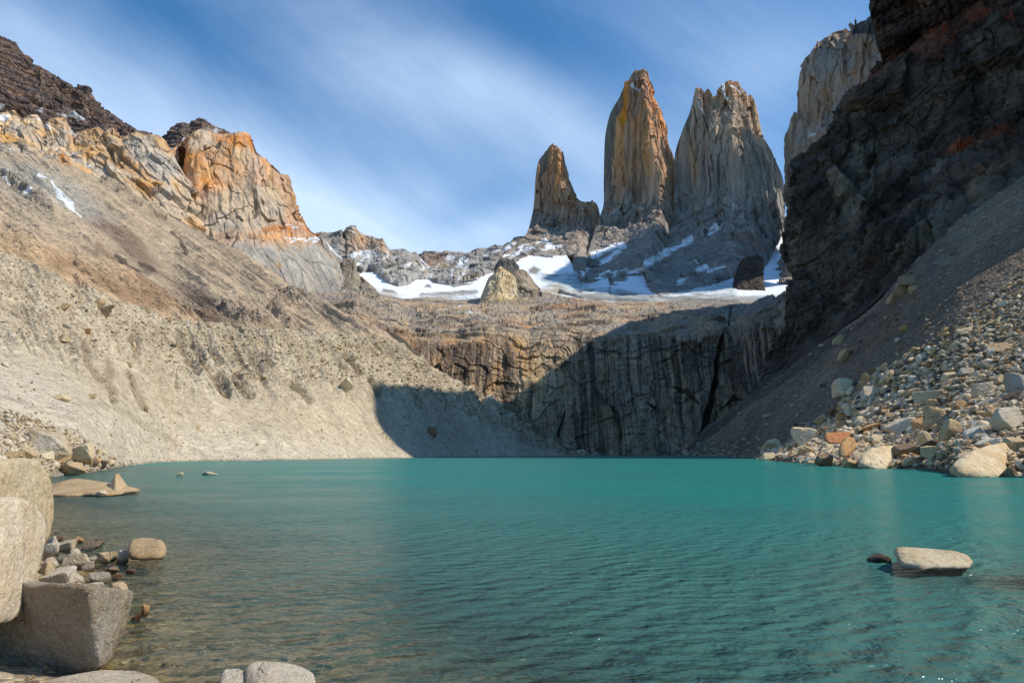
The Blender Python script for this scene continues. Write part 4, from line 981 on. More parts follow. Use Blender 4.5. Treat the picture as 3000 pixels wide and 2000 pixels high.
def dark_cliff():
    r = rows_px(
        [(2180, 1205, 512), (2232, 1165, 485), (2330, 1090, 460), (2423, 1010, 434), (2551, 925, 372), (2717, 775, 320), (2870, 660, 316), (3000, 560, 316), (3500, 320, 300), (4200, 40, 278)],
        [(2205, 1150, 512), (2260, 1090, 492), (2340, 1020, 470), (2440, 950, 444), (2570, 870, 384), (2730, 730, 332), (2870, 620, 326), (3000, 520, 324), (3500, 290, 306), (4200, 10, 284)],
        [(2250, 1040, 510), (2330, 970, 480), (2440, 880, 452), (2570, 810, 396), (2730, 690, 348), (3000, 490, 336), (3500, 250, 315), (4200, -40, 292)],
        [(2302, 960, 506), (2330, 900, 486), (2440, 820, 456), (2600, 740, 400), (2760, 640, 360), (3000, 460, 345), (3500, 220, 322), (4200, -70, 298)],
        [(2305, 830, 503), (2360, 780, 478), (2480, 740, 450), (2640, 660, 400), (2800, 570, 370), (3000, 430, 352), (3500, 190, 328), (4200, -100, 304)],
        [(2308, 689, 503), (2380, 660, 482), (2500, 620, 455), (2660, 560, 415), (2820, 500, 385), (3000, 415, 362), (3500, 160, 336), (4200, -140, 310)],
        [(2317, 574, 505), (2400, 560, 484), (2520, 530, 462), (2680, 490, 428), (2840, 450, 396), (3000, 405, 372), (3500, 140, 345), (4200, -160, 316)],
        [(2312, 496, 508), (2400, 490, 492), (2520, 480, 476), (2680, 462, 452), (2840, 430, 420), (3000, 392, 394), (3500, 115, 362), (4200, -190, 330)],
        [(2343, 448, 512), (2420, 430, 498), (2540, 400, 482), (2700, 380, 462), (2860, 350, 432), (3000, 320, 408), (3500, 60, 372), (4200, -230, 338)],
        [(2430, 367, 515), (2480, 350, 502), (2580, 300, 486), (2720, 250, 464), (2860, 220, 436), (3000, 200, 412), (3500, -20, 378), (4200, -300, 344)],
        [(2464, 300, 520), (2520, 262, 510), (2600, 205, 498), (2700, 150, 482), (2800, 120, 458), (2900, 100, 436), (3000, 80, 420), (3500, -100, 386), (4200, -360, 350)],
        [(2521, 256, 530), (2570, 215, 520), (2620, 180, 512), (2700, 110, 498), (2800, 60, 476), (2900, 40, 454), (3000, 20, 434), (3500, -150, 392), (4200, -400, 354)],
        [(2588, 186, 520), (2610, 160, 515), (2650, 120, 505), (2720, 70, 492), (2820, 20, 470), (3000, -30, 440), (3500, -190, 396), (4200, -430, 357)],
        [(2567, 132, 508), (2610, 110, 502), (2660, 80, 494), (2750, 30, 476), (2850, -10, 462), (3000, -60, 440), (3500, -220, 398), (4200, -460, 360)],
        [(2559, 75, 505), (2610, 60, 498), (2680, 30, 488), (2760, 0, 472), (2850, -40, 458), (3000, -90, 440), (3500, -260, 400), (4200, -500, 362)],
        [(2545, 29, 505), (2610, 10, 498), (2680, -10, 488), (2760, -30, 474), (2850, -70, 460), (3000, -120, 440), (3500, -300, 400), (4200, -540, 364)])
    # crest beyond the top of the frame (this skyline throws the big shadow over the valley head)
    ridge = [(303, 503, 372), (306, 470, 352), (308, 440, 345), (306, 400, 365), (303, 359, 392), (300, 300, 410), (300, 255, 425), (302, 228, 400), (302, 219, 360), (304, 203, 240), (310, 180, 195), (312, 150, 185), (315, 100, 200), (320, 40, 190), (330, -60, 160)]
    r.append([np.array(q, float) for q in ridge])
    rows = r
    back = [[p + np.array([120, 40, -60]) for p in rows[-1]], [p + np.array([320, 80, -400]) for p in rows[-1]]]
    # resample by index so that near columns run down to the talus
    rr = []
    for row in rows + back:
        a = np.array(row); tt = np.linspace(0, 1, len(a)); rr.append(a)
    nu = 620
    R = []
    for a in rr:
        px, py = proj(a); d = np.abs(np.diff(px)) if a[:, 1].min() > 60 and len(a) < 13 else np.linalg.norm(np.diff(a, axis=0), axis=1)
        t = np.concatenate([[0], np.cumsum(d + 1e-6)]); t /= t[-1]
        q = np.linspace(0, 1, nu) ** 1.25
        R.append(np.stack([np.interp(q, t, a[:, k]) for k in range(3)], -1))
    R = np.array(R); px, py = proj(R); gap = np.clip(np.hypot(np.diff(px, axis=0), np.diff(py, axis=0)), 0, 120)[:, :300].mean(1) + 5
    s = np.concatenate([[0], np.cumsum(gap)]); s /= s[-1]; q = np.unique(np.concatenate([np.linspace(0, 1, 620), s]))
    V = pchip(s, R, q); n = normals(V)
    S = np.broadcast_to(q[:, None], V.shape[:2]); T = np.broadcast_to(np.linspace(0, 1, nu)[None], V.shape[:2])
    n[S > s[-3]] = np.array([0, 0, 1.0])
    px, py = proj(V)
    bed = V[..., 2] * .9 - V[..., 0] * .25 - V[..., 1] * .05 + 7 * fbm(V, .015, 3, 411)
    lay = sstep(.2, .6, np.sin(bed * .55)); lay2 = sstep(.2, .6, np.sin(bed * 1.5))
    top = 1 - sstep(-10, 40, py - np.interp(px, [2550, 2600, 2700, 2800, 2900, 3000, 4200], [140, 175, 110, 60, 40, 20, -100]))
    f1 = ridged(V, .014, 5, 412, st=(1, 1, .5)); f2 = ridged(V, .05, 4, 413, st=(1, 1, .6)); f3 = ridged(V, .022, 4, 414, st=(1, 1, .25))
    bk, br = blocks(V, 24, 430, (1, 1, .7), .12); bk2, br2 = blocks(V, 52, 440, (1, 1, .6), .15)
    d = 1.0 * bk + 1.0 * bk2 + 3 * (f1 - .6) + 1.5 * (f2 - .6) + 4 * (f3 - .6) + top * (5 * lay + 1.6 * lay2) + (1 - top) * (1.6 * lay + .8 * lay2)
    ledge = line_mask(px, py, [(2464, 300), (2560, 235), (2620, 185), (2700, 130), (2800, 75), (2920, 50), (3000, 100)], 12)
    d = d * (1 - .5 * ledge)
    d = d * (1 - sstep(s[-3] - .02, s[-3], S) * .6)
    ed = sstep(0, .03, T); d = d * (.55 + .45 * ed); ft = sstep(0, .07, S); d = d * ft + 4 * (1 - ft)
    V = V + n * d[..., None]
    a = mix(L('6a6159'), L('47403b'), sstep(-.2, .25, fbm(V, .02, 4, 415))) * (1 + .5 * br + .25 * br2)[..., None]
    a = mix(a, L('8a8577'), sstep(.1, .4, fbm(V, .03, 5, 416, st=(1, 1, .4))) * .8)
    a = mix(a, L('2e2a28'), sstep(.05, .4, fbm(V, .016, 4, 417)) * .6)
    a = mix(a, mix(L('6d5d56'), L('4a4040'), lay), top * .9)
    red = np.clip(ledge * 1.2 + line_mask(px, py, [(2700, 462), (2800, 440), (2900, 425), (3000, 400)], [6, 14, 12, 8]) + poly_mask(px, py, [(2620, 180), (2700, 100), (2850, 50), (2900, 80), (2800, 130), (2700, 170)], 14) * .6, 0, 1) * sstep(-.35, .1, fbm(V, .05, 4, 418))
    a = mix(a, L('9a5238'), red * .85)
    a = mix(a, L('6a5145'), poly_mask(px, py, [(2780, 520), (3000, 430), (3000, 530), (2860, 620)], 25) * .5)
    a = mix(a, L('5c5145'), poly_mask(px, py, [(2190, 1190), (2300, 1040), (2420, 960), (2560, 880), (2640, 830), (2560, 920), (2400, 1020), (2230, 1160)], 14) * .5)
    a = a * (1 + .25 * fbm(V, .12, 4, 419))[..., None]
    # far continuation of the ridge, unseen behind the cliff, shaped for its shadow
    ext = np.array([(303, 503, 372), (345, 545, 398), (405, 645, 432), (520, 760, 520), (760, 940, 680)], float)
    low = ext + np.array([60, -30, -430]); low[:, 2] = -5; far = ext + np.array([260, 60, -200])
    E, _, _, _ = loft([list(far), list(ext), list(low)], 60, 60, linear=True)
    E = E + np.stack([6 * fbm(E, .03, 3, 420)] * 3, -1)
    o = mesh_from_grid('cliff', [(V, a), (E, np.broadcast_to(L('453f3a'), E.shape))], M_black)
    tag(o, 'huge shaded black-brown cliff filling the upper right', 'cliff', kind='structure')


# ================================================================== WATER AND BED
SHORE = np.array([(60, -80), (20, -34), (4, -9), (-.5, 1.5), (-2.2, 4.6), (-3.5, 6.6), (-4.4, 7.6), (-5.2, 9.0), (-7.0, 10.5), (-8.2, 13), (-10.8, 16), (-14, 19.5), (-19, 26), (-28, 38), (-40, 54), (-47, 66), (-52, 80), (-60, 96), (-80, 120)], float)


def shore_dist(x, y):
    """signed distance: positive = out in the lake"""
    best = np.full(x.shape, 1e9); sg = np.ones(x.shape)
    for i in range(len(SHORE) - 1):
        x0, y0 = SHORE[i]; x1, y1 = SHORE[i + 1]; dx, dy = x1 - x0, y1 - y0
        t = np.clip(((x - x0) * dx + (y - y0) * dy) / (dx * dx + dy * dy), 0, 1)
        d = np.hypot(x - x0 - t * dx, y - y0 - t * dy)
        side = dx * (y - y0) - dy * (x - x0)
        upd = d < best; best = np.where(upd, d, best); sg = np.where(upd, np.where(side < 0, 1.0, -1.0), sg)
    return best * sg


def bed_z(x, y):
    d = shore_dist(x, y)
    lake = -(.13 * np.minimum(d, 4) + .24 * np.clip(d - 4, 0, 1e9)); lake = np.maximum(lake, -14)
    lake = lake + 2.7 * np.exp(-(((x - 9.2) / 2.2) ** 2 + ((y - 12.2) / 1.3) ** 2))
    hump = 0 * .5 * np.exp(-(((x - 13.2) / 3.0) ** 2 + ((y - 14.5) / 2.2) ** 2))
    land = np.minimum(-d * .17 + .05 * np.clip(-d * 4, 0, 1), 3.5)
    z = np.where(d > 0, lake, land)
    p = np.stack([x, y, 0 * x], -1)
    z = z + .05 * fbm(p, 1.3, 4, 501) + .12 * fbm(p, .35, 3, 502)
    return z


def ground_and_water():
    # near shore and lake bed
    x = np.linspace(-95, 75, 520); y = np.concatenate([np.linspace(-45, 0, 60), np.linspace(0.15, 40, 330), np.linspace(40.5, 120, 110)])
    X, Y = np.meshgrid(x, y); Z = bed_z(X, Y) 
    V = np.stack([X, Y, Z], -1)
    a = mix(L('a08a62'), L('8d7a58'), sstep(-.2, .2, fbm(V, .8, 4, 503))); a = mix(a, L('b7ab96'), sstep(-.05, .25, Z) * .8)
    o = mesh_from_grid('lakebed', [(V, a)], scree_mat('shore_pebbles', 0.11, 0.7, 1.0, 0.06))
    tag(o, 'pebbly shore and shallow lake bed', 'lake bed', kind='structure')
    # ground out to the horizon
    gx = np.linspace(-5000, 5000, 40); gX, gY = np.meshgrid(gx, gx + 500); gV = np.stack([gX, gY, np.full_like(gX, -8.0)], -1)
    o = mesh_from_grid('ground', [(gV, np.broadcast_to(L('8a7d69'), gV.shape))], M_slope); tag(o, 'valley floor', 'ground', kind='structure')
    # lake surface
    x = np.concatenate([np.linspace(-130, -20, 60), np.linspace(-19.5, 19.5, 160), np.linspace(20, 330, 70)])
    y = np.concatenate([np.linspace(-45, 3, 20), np.linspace(3.3, 40, 150), np.linspace(42, 120, 40), np.linspace(130, 640, 60)])
    X, Y = np.meshgrid(x, y); V = np.stack([X, Y, np.zeros_like(X)], -1)
    dz = np.where(Y > 125, 13.0, np.maximum(-bed_z(X, Y), 0)); dist = np.hypot(X, Y)
    m, t, b = base_mat('lake_water')
    for nd in list(t.n): t.n.remove(nd)
    out = t.node('ShaderNodeOutputMaterial')
    tc = t.node('ShaderNodeTexCoord'); co = tc.outputs['Object']
    dep = t.node('ShaderNodeAttribute', attribute_name='depth').outputs['Fac']
    # ripples: two crossing wind wave trains of several sizes
    wf = t.noise(t.scale(co, (1, 1.7, 1)), .13, 3, .6); wsm = t.noise(co, .5, 2, .5)
    def train(ang, wl, dist, det):
        # crests along direction ang, wavelength wl metres
        w = t.node('ShaderNodeTexWave', wave_type='BANDS', bands_direction='Y', wave_profile='SIN')
        t.l.new(t.scale(co, (1, 1, 1), (0, 0, math.radians(-ang))), w.inputs['Vector'])
        w.inputs['Scale'].default_value = 0.314 / wl; w.inputs['Distortion'].default_value = dist
        w.inputs['Detail'].default_value = det; w.inputs['Detail Scale'].default_value = 1.3; w.inputs['Detail Roughness'].default_value = .55
        return w.outputs['Fac']
    a1 = t.scale(co, (1.0, 1.5, 1), (0, 0, math.radians(-38)))
    w1 = train(38, .50, 6.0, 3); w2 = train(4, .42, 8.0, 3); w3 = t.noise(a1, 5.5, 3, .6, .3); w0 = t.noise(a1, .7, 2, .5); w4 = train(64, .8, 5, 2)
    g1 = t.mapr(t.noise(co, .33, 3, .6), .35, .65, .15, .75); g2 = t.mapr(t.noise(t.scale(co, (1, 1, 1), (1, 2, 3)), .4, 3, .6), .35, .65, .1, .6)
    sy = t.node('ShaderNodeSeparateXYZ'); t.l.new(co, sy.inputs[0]); far = t.mapr(t.m('ADD', sy.outputs[1], t.m('MULTIPLY', sy.outputs[0], .8)), 9, 34, 1, .12)
    g1 = t.m('MULTIPLY', g1, far); w4 = t.m('MULTIPLY', w4, far)
    h = t.m('ADD', t.m('ADD', t.m('MULTIPLY', w1, g1), t.m('MULTIPLY', w2, g2)), t.m('ADD', t.m('ADD', t.m('MULTIPLY', w3, .75), t.m('MULTIPLY', t.noise(a1, 2.3, 3, .6, .5), 1.5)), t.m('ADD', t.m('MULTIPLY', w0, 1.6), t.m('MULTIPLY', w4, .5))))
    h = t.m('MULTIPLY', h, t.mapr(wf, .35, .65, .75, 1.2))
    nb = t.bump(h, 1.0, 0.070); nbd = t.bump(h, 1.0, 0.10)
    deep = t.mixc(t.mapr(dep, 0.3, 6.0), (0.064, 0.148, 0.130), (0.024, 0.202, 0.180))
    body = t.node('ShaderNodeBsdfDiffuse'); t.l.new(deep, body.inputs[0]); t.l.new(nbd, body.inputs['Normal'])
    tr = t.node('ShaderNodeBsdfTransparent'); tr.inputs[0].default_value = (.86, .86, .74, 1)
    op = t.m('SUBTRACT', 1.0, t.m('POWER', math.e, t.m('MULTIPLY', dep, -1.7)))
    mx = t.node('ShaderNodeMixShader'); t.l.new(op, mx.inputs[0]); t.l.new(tr.outputs[0], mx.inputs[1]); t.l.new(body.outputs[0], mx.inputs[2])
    gl = t.node('ShaderNodeBsdfGlossy'); gl.inputs['Roughness'].default_value = .13; t.l.new(nb, gl.inputs['Normal'])
    fr = t.node('ShaderNodeFresnel'); fr.inputs[0].default_value = 1.33; t.l.new(nb, fr.inputs['Normal'])
    m2 = t.node('ShaderNodeMixShader'); t.put(m2.inputs[0], t.m('MULTIPLY', fr.outputs[0], t.mapr(t.noise(t.scale(co, (.6, 2.2, 1)), .05, 4, .6), .35, .65, .55, .95))); t.l.new(mx.outputs[0], m2.inputs[1]); t.l.new(gl.outputs[0], m2.inputs[2])
    t.l.new(m2.outputs[0], out.inputs[0])
    o = mesh_from_grid('water', [(V, np.ones_like(V))], m, True, {'depth': dz})
    tag(o, 'rippled turquoise lake water', 'lake', kind='structure')


# ================================================================== ROCKS
def ico(sub):
    bm = bmesh.new(); bmesh.ops.create_icosphere(bm, subdivisions=sub, radius=1.0)
    v = np.array([q.co[:] for q in bm.verts]); f = np.array([[w.index for w in q.verts] for q in bm.faces]); bm.free()
    return v / np.linalg.norm(v, axis=1, keepdims=True), f


ICO = {k: ico(k) for k in (1, 2, 3, 4, 5, 6)}


def planes_rock(N, D, sub, p=26, noise=0.03, seed=0, nscale=2.0):
    v, f = ICO[sub]
    k = np.clip(v @ N.T / D[None], 0, None); m = k.max(1, keepdims=True)
    r = 1 / (m[:, 0] * ((k / m) ** p).sum(1) ** (1 / p))
    q = v * r[:, None]
    dn = fbm(q / max(D.mean(), 1e-6), nscale, 4, seed) * .5 + .5 * (ridged(q / D.mean(), nscale * 1.6, 3, seed + 3) - .6)
    fh, _ = facet(q / D.mean(), 2.6, seed + 9)
    return q * (1 + noise * 2 * dn + noise * .9 * fh)[:, None], f


def rand_rock(seed, sub, nplanes=11, noise=.03, p=26):
    g = np.random.default_rng(seed)
    N = g.normal(size=(nplanes, 3)); N /= np.linalg.norm(N, axis=1, keepdims=True)
    N = np.concatenate([N, np.eye(3), -np.eye(3)]); D = np.concatenate([g.uniform(.42, .85, nplanes), g.uniform(.8, 1.0, 6)])
    th = g.uniform(0, math.pi); R = np.array([[math.cos(th), -math.sin(th), 0], [math.sin(th), math.cos(th), 0], [0, 0, 1]])
    q, f = planes_rock(N @ R.T, D, sub, p, noise, seed)
    lo, hi = q.min(0), q.max(0)
    return (q - (lo + hi) / 2) / (hi - lo), f          # unit box


ROCKS = {}
def rock_mesh(kind, sub, mat):
    key = (kind, sub, mat.name)
    if key not in ROCKS:
        v, f = rand_rock(900 + kind * 13, sub, 7 + kind % 6, .03, 70 if kind % 4 else 24)
        me = bpy.data.meshes.new('boulder'); k = 3
        me.vertices.add(len(v)); me.vertices.foreach_set('co', v.astype(np.float32).ravel())
        me.loops.add(f.size); me.loops.foreach_set('vertex_index', f.astype(np.int32).ravel())
        me.polygons.add(len(f)); me.polygons.foreach_set('loop_start', np.arange(0, f.size, 3, dtype=np.int32))
        me.polygons.foreach_set('use_smooth', np.full(len(f), sub > 4)); me.update(calc_edges=True); me.materials.append(mat)
        ROCKS[key] = me
    return ROCKS[key]


COL = {'pale grey': 'cfc2aa', 'cream': 'dcc9a2', 'bright cream': 'f0e0c4', 'tan': 'c2a679', 'white': 'd8d0c0', 'grey': 'aaa294', 'dark brown': '5a4e44', 'rust orange': 'b9793c', 'golden tan': 'c79a5c', 'brown': '8a7458', 'rust brown': '7e5636', 'green-grey': '6f8a86'}


def rock(px, pyb, w, h, colour, label, kind, Y=None, base=None, sub=4, tilt=0.0, sink=.22, dep=.85, cat='boulder', name='boulder', group=None, mat=None, rz=0.0, jit=.08):
    """a boulder whose foot shows at (px, pyb) and which measures w x h picture units there"""
    if base is None:
        if Y is None: Y = YW(pyb)
        base = G(px, Y, 0)
    Y = base[1]; W = w * Y / FP / CT; Hh = h * Y / FP
    me = rock_mesh(kind, sub, mat or M_boulder)
    o = bpy.data.objects.new(name, me); scene.collection.objects.link(o)
    Hf = Hh / (1 - sink)
    o.location = (base[0], base[1] + W * dep * .4, base[2] + Hf * (.5 - sink)); o.scale = (W, W * dep, Hf); o.rotation_euler = (0, tilt, rz)
    c = calib(L(COL[colour])) * random.uniform(1 - jit, 1 + jit) * (1.3 if group == 'boulders of the right shore' else 1.12); o.color = (*np.minimum(c, .82), 1)  # right-shore boulders painted brighter, standing in for sunlit faces
    tag(o, label, cat, group); return o


def hull_rock(pts, Yc, label, colour, sub=6, p=44, noise=.012, ns=3.5, name='boulder', seed=5):
    """boulder with corners given as picture position + distance"""
    W = np.array([P(*q) if len(q) == 3 else np.array(q[:3]) for q in pts])
    c = W.mean(0)
    bm = bmesh.new()
    for q in W - c: bm.verts.new(q)
    bmesh.ops.convex_hull(bm, input=bm.verts[:]); bm.normal_update()
    N, D = [], []
    for f in bm.faces:
        n = np.array(f.normal[:]); d = float(n @ np.array(f.verts[0].co[:]))
        if d < 0: n, d = -n, -d
        if d > 1e-4: N.append(n); D.append(d)
    bm.free()
    N = np.array(N); D = np.array(D)
    q, f = planes_rock(N, D, sub, p, noise, seed, ns)
    o = mesh_raw(name, q, f, None, M_boulder, True); o.location = c
    o.color = (*np.minimum(calib(L(COL[colour])) * 1.12, .85), 1); tag(o, label, 'boulder'); return o


def foreground():
    # two bright granite boulders at the left edge
    hull_rock([(-330, 1420, 7.4), (20, 1342, 9.0), (70, 1340, 9.6), (118, 1350, 10.2), (150, 1398, 10.6), (161, 1465, 10.8), (150, 1560, 10.6), (120, 1600, 10.6), (60, 1352, 12.2), (-200, 1370, 12.4), (150, 1540, 11.6), (-250, 1760, 7.6), (60, 1740, 9.4), (60, 1700, 12), (-260, 1700, 12)],
              10, 'bright speckled granite boulder at the left edge, the one behind', 'cream', seed=11, noise=.028, p=50)
    hull_rock([(-420, 1520, 4.9), (0, 1452, 6.3), (60, 1455, 6.7), (112, 1487, 7.2), (138, 1530, 7.6), (133, 1600, 7.5), (108, 1690, 7.3), (78, 1780, 7.0), (45, 1818, 6.7), (-10, 1838, 6.1), (-420, 1930, 4.7), (-300, 1500, 9.2), (60, 1462, 9.0), (120, 1560, 8.8), (80, 1720, 8.6), (-300, 1800, 8.6)],
              7, 'bright rounded granite boulder at the left edge, overhanging the grey block', 'bright cream', seed=12, noise=.022, p=40)
    # grey block with the split corner
    hull_rock([(-160, 1718, 7.2), (90, 1702, 6.8), (268, 1708, 6.45), (385, 1728, 7.5), (392, 1742, 7.55), (360, 1850, 7.5), (320, 1942, 7.1), (290, 1962, 6.9), (240, 1970, 7.0), (0, 1988, 7.2), (-160, 1990, 7.5), (-140, 1735, 8.8), (370, 1738, 8.3), (330, 1900, 8.2), (-140, 1930, 8.8)],
              7, 'large flat-topped grey block with a sharp corner above the water', 'grey', seed=13, noise=.032, p=70)
    # bottom edge rocks
    hull_rock([(90, 2010, 5.8), (190, 1978, 6.3), (300, 1960, 6.5), (400, 1964, 6.6), (470, 1985, 6.4), (510, 2040, 5.8), (300, 2080, 5.2), (120, 2080, 5.2), (420, 2090, 5.3), (300, 1975, 7.1), (160, 1990, 6.9)], 6, 'low wet grey-brown slab cut by the bottom edge of the picture', 'pale grey', seed=14, noise=.025)
    hull_rock([(716, 1975, 6.25), (730, 1945, 6.35), (760, 1934, 6.4), (830, 1938, 6.4), (885, 1952, 6.4), (920, 1975, 6.3), (938, 2060, 5.9), (720, 2060, 5.9), (740, 1945, 6.9), (900, 1965, 6.9), (800, 2100, 5.5)], 6, 'pale rough granite rock rising from the bottom edge', 'white', seed=15, noise=.03)
    hull_rock([(648, 1975, 6.3), (660, 1960, 6.35), (700, 1957, 6.4), (722, 1975, 6.3), (728, 2060, 5.9), (640, 2060, 5.9), (660, 1962, 6.7), (715, 1965, 6.7)], 6, 'small pale rock pressed against the left of the bottom-edge granite', 'white', seed=16, noise=.03, sub=5)
    k = .4464
    lst = [  # x, y, w, h in the zoomed shore view; colour; words
        (325, 612, 70, 50, 'white', 'whitish stone touching the left boulder, farthest in the shore pile'), (400, 645, 115, 58, 'pale grey', 'smooth grey stone near the back of the shore pile'),
        (515, 602, 58, 38, 'golden tan', 'small orange-tan stone at the back of the shore pile'), (470, 622, 60, 28, 'brown', 'small brown stone left of the orange-tan stone'), (570, 640, 130, 45, 'brown', 'flat brown wet stone behind the shore pile'),
        (628, 617, 74, 42, 'dark brown', 'dark angular stone standing at the outer back of the shore pile'), (328, 662, 95, 62, 'white', 'whitish blocky stone beside the left boulder'), (475, 690, 82, 52, 'pale grey', 'pale block behind the slanting slab'),
        (460, 742, 190, 96, 'pale grey', 'long slanting pale slab in the middle of the shore pile'), (660, 718, 82, 62, 'cream', 'cream angular stone in the outer row near the round boulder'), (718, 708, 64, 50, 'tan', 'tan stone squeezed between two paler stones'),
        (790, 708, 88, 62, 'white', 'white angular stone touching the round boulder in the water'), (545, 768, 112, 50, 'grey', 'grey low stone right of the slanting slab'), (580, 728, 90, 30, 'grey', 'flat grey stone with a dark top edge'),
        (268, 790, 95, 90, 'cream', 'cream stone at the edge of the left boulder'), (330, 848, 190, 110, 'white', 'large whitish stone just above the grey block'), (480, 848, 115, 60, 'pale grey', 'pale rounded stone right of the whitish one'),
        (620, 838, 160, 50, 'grey', 'long grey wet stone pointing at the lake'), (757, 832, 56, 30, 'rust brown', 'small rust-red wet stone'), (700, 795, 110, 42, 'brown', 'brown half-sunk stone near the waterline'), (848, 800, 60, 22, 'rust brown', 'rust-brown stone barely above the water'),
        (750, 908, 150, 66, 'pale grey', 'rough grey stone alone in the water behind the grey block'), (468, 893, 84, 40, 'white', 'small white stone on the top edge of the grey block'), (585, 893, 150, 40, 'white', 'flat white stone behind the grey block'), (640, 902, 74, 34, 'green-grey', 'small green-grey stone behind the grey block'),
        (938, 1030, 62, 52, 'golden tan', 'small pointed tan stone in the water right of the grey block'), (885, 1068, 62, 44, 'rust brown', 'dark rusty stone wedged at the right corner of the grey block'),
        (300, 1512, 130, 120, 'brown', 'brown pointed stone at the bottom left below the grey block'), (210, 1540, 85, 60, 'white', 'small bluish-white stone at the bottom left'), (100, 1515, 150, 80, 'brown', 'brown stone at the bottom left corner under the block'), (62, 1548, 110, 60, 'white', 'white stone at the very bottom left'), (4, 1490, 70, 150, 'cream', 'upright cream stone cut by the left edge at the bottom'),
        (390, 715, 60, 34, 'grey', 'small grey stone behind the slanting slab'), (330, 757, 80, 40, 'pale grey', 'small pale stone left of the slanting slab'), (310, 715, 60, 34, 'rust brown', 'small reddish stone beside the left boulder'), (430, 800, 70, 36, 'brown', 'small brown stone below the slanting slab'), (395, 890, 60, 34, 'grey', 'small grey stone on the near side of the shore pile'),
        (250, 885, 90, 40, 'pale grey', 'small pale stone between the left boulder and the grey block'), (370, 600, 50, 22, 'rust brown', 'small rusty stone at the far back of the shore pile')]
    for i, (x, y, w, h, c, lab) in enumerate(lst):
        yb = 1300 + k * (y + h / 2)
        base = None
        if x < 320 and y > 1400: base = G(x * k, 6.15 if x > 150 else 6.3, 0.08 if h < 100 else 0.0)
        rock(x * k, yb, w * k, h * k * 1.1, c, lab, i % 14, base=base, name='stone', cat='stone', sub=4, tilt=(-.35 if (x, y) == (460, 742) else random.uniform(-.15, .15)), dep=random.uniform(.6, 1.0), sink=.25)
    hull_rock([(373, 1600, 14.3), (384, 1580, 14.4), (430, 1572, 14.5), (472, 1579, 14.4), (490, 1604, 14.3), (488, 1624, 14.0), (460, 1638, 13.6), (392, 1636, 13.7), (372, 1620, 14.0), (400, 1584, 15.3), (480, 1592, 15.1), (380, 1640, 14.6), (480, 1640, 14.4)], 14, 'round-topped boulder standing alone in the shallow water', 'tan', seed=21, noise=.02, sub=5, p=24)
    # shoal rocks farther left
    hull_rock([(110, 1445, 38), (162, 1420, 38), (205, 1402, 39), (232, 1400, 39), (300, 1410, 38.5), (380, 1424, 37.5), (420, 1436, 37), (400, 1443, 37), (120, 1460, 35), (300, 1455, 35), (200, 1405, 42), (400, 1430, 41), (120, 1425, 42)], 37, 'long low tan rock shelf lying in the water near the left shore', 'tan', seed=17, noise=.02, p=30)
    hull_rock([(306, 1445, 37.0), (339, 1386, 37.6), (347, 1385, 37.9), (388, 1444, 37.4), (338, 1450, 36.0), (352, 1440, 39.4)], 38, 'sharp dark-sided pyramid rock on the low rock shelf', 'tan', sub=5, seed=18, noise=.02, p=50)
    rock(286, 1447, 40, 17, 'pale grey', 'small pale rock at the front foot of the low rock shelf', 5, base=G(286, 35.3, 0), sub=4, sink=.25)
    rock(526, 1391, 20, 9, 'cream', 'small cream rock showing above the far left water', 6, sub=3); rock(610, 1389, 52, 9, 'cream', 'flat cream rock showing above the far left water', 7, sub=3, dep=.5)
    rock(493, 1391, 7, 3, 'cream', 'tiny cream rock left of two others in the far water', 2, sub=2)
    # right foreground slab
    hull_rock([(2617, 1608, 13.6), (2640, 1601, 13.7), (2700, 1604, 13.6), (2790, 1612, 13.5), (2830, 1622, 13.4), (2852, 1645, 13.2), (2840, 1662, 12.8), (2700, 1670, 12.5), (2632, 1664, 12.8), (2650, 1603, 14.6), (2800, 1616, 14.5), (2850, 1650, 13.9)], 16, 'cream angular slab lying alone in the water at the right', 'cream', seed=19, noise=.03, sub=5)
    rock(2590, 1632, 56, 24, 'dark brown', 'small dark rock touching the left end of the lone slab', 8, sub=4, tilt=.2)


def nearest(V, px, py, qx, qy):
    i = np.argmin((px - qx) ** 2 + (py - qy) ** 2); return V.reshape(-1, 3)[i]


def stones_stuff(name, pts, sizes, cols, label, sub=1, flat=(.45, .8), seed=0, kinds=8):
    """many loose stones as one mesh (too many to count)"""
    g = np.random.default_rng(seed); vs, fs, cs = [], [], []; off = 0
    protos = [rand_rock(300 + k + seed, sub, 8, .03, 30) for k in range(kinds)]
    n = len(pts); kk = g.integers(0, kinds, n)
    for k in range(kinds):
        sel = np.where(kk == k)[0]
        if len(sel) == 0: continue
        v, f = protos[k]; m = len(sel)
        sc = np.stack([sizes[sel], sizes[sel] * g.uniform(.6, 1, m), sizes[sel] * g.uniform(*flat, m)], -1)
        th = g.uniform(0, 6.28, m); ti = g.normal(0, .3, m)
        q = v[None] * sc[:, None]
        c, s = np.cos(ti)[:, None], np.sin(ti)[:, None]; q = np.stack([q[..., 0] * c - q[..., 2] * s, q[..., 1], q[..., 0] * s + q[..., 2] * c], -1)
        c, s = np.cos(th)[:, None], np.sin(th)[:, None]; q = np.stack([q[..., 0] * c - q[..., 1] * s, q[..., 0] * s + q[..., 1] * c, q[..., 2]], -1)
        q = q + pts[sel][:, None] + np.array([0, 0, 1.0]) * (sc[:, 2] * .3)[:, None, None]
        vs.append(q.reshape(-1, 3)); fs.append((f[None] + (np.arange(m) * len(v))[:, None, None] + off).reshape(-1, 3)); off += m * len(v)
        cs.append(np.repeat(cols[sel], len(v), 0))
    o = mesh_raw(name, np.concatenate(vs), np.concatenate(fs), np.concatenate(cs), M_stones)
    tag(o, label, 'stones', kind='stuff'); return o


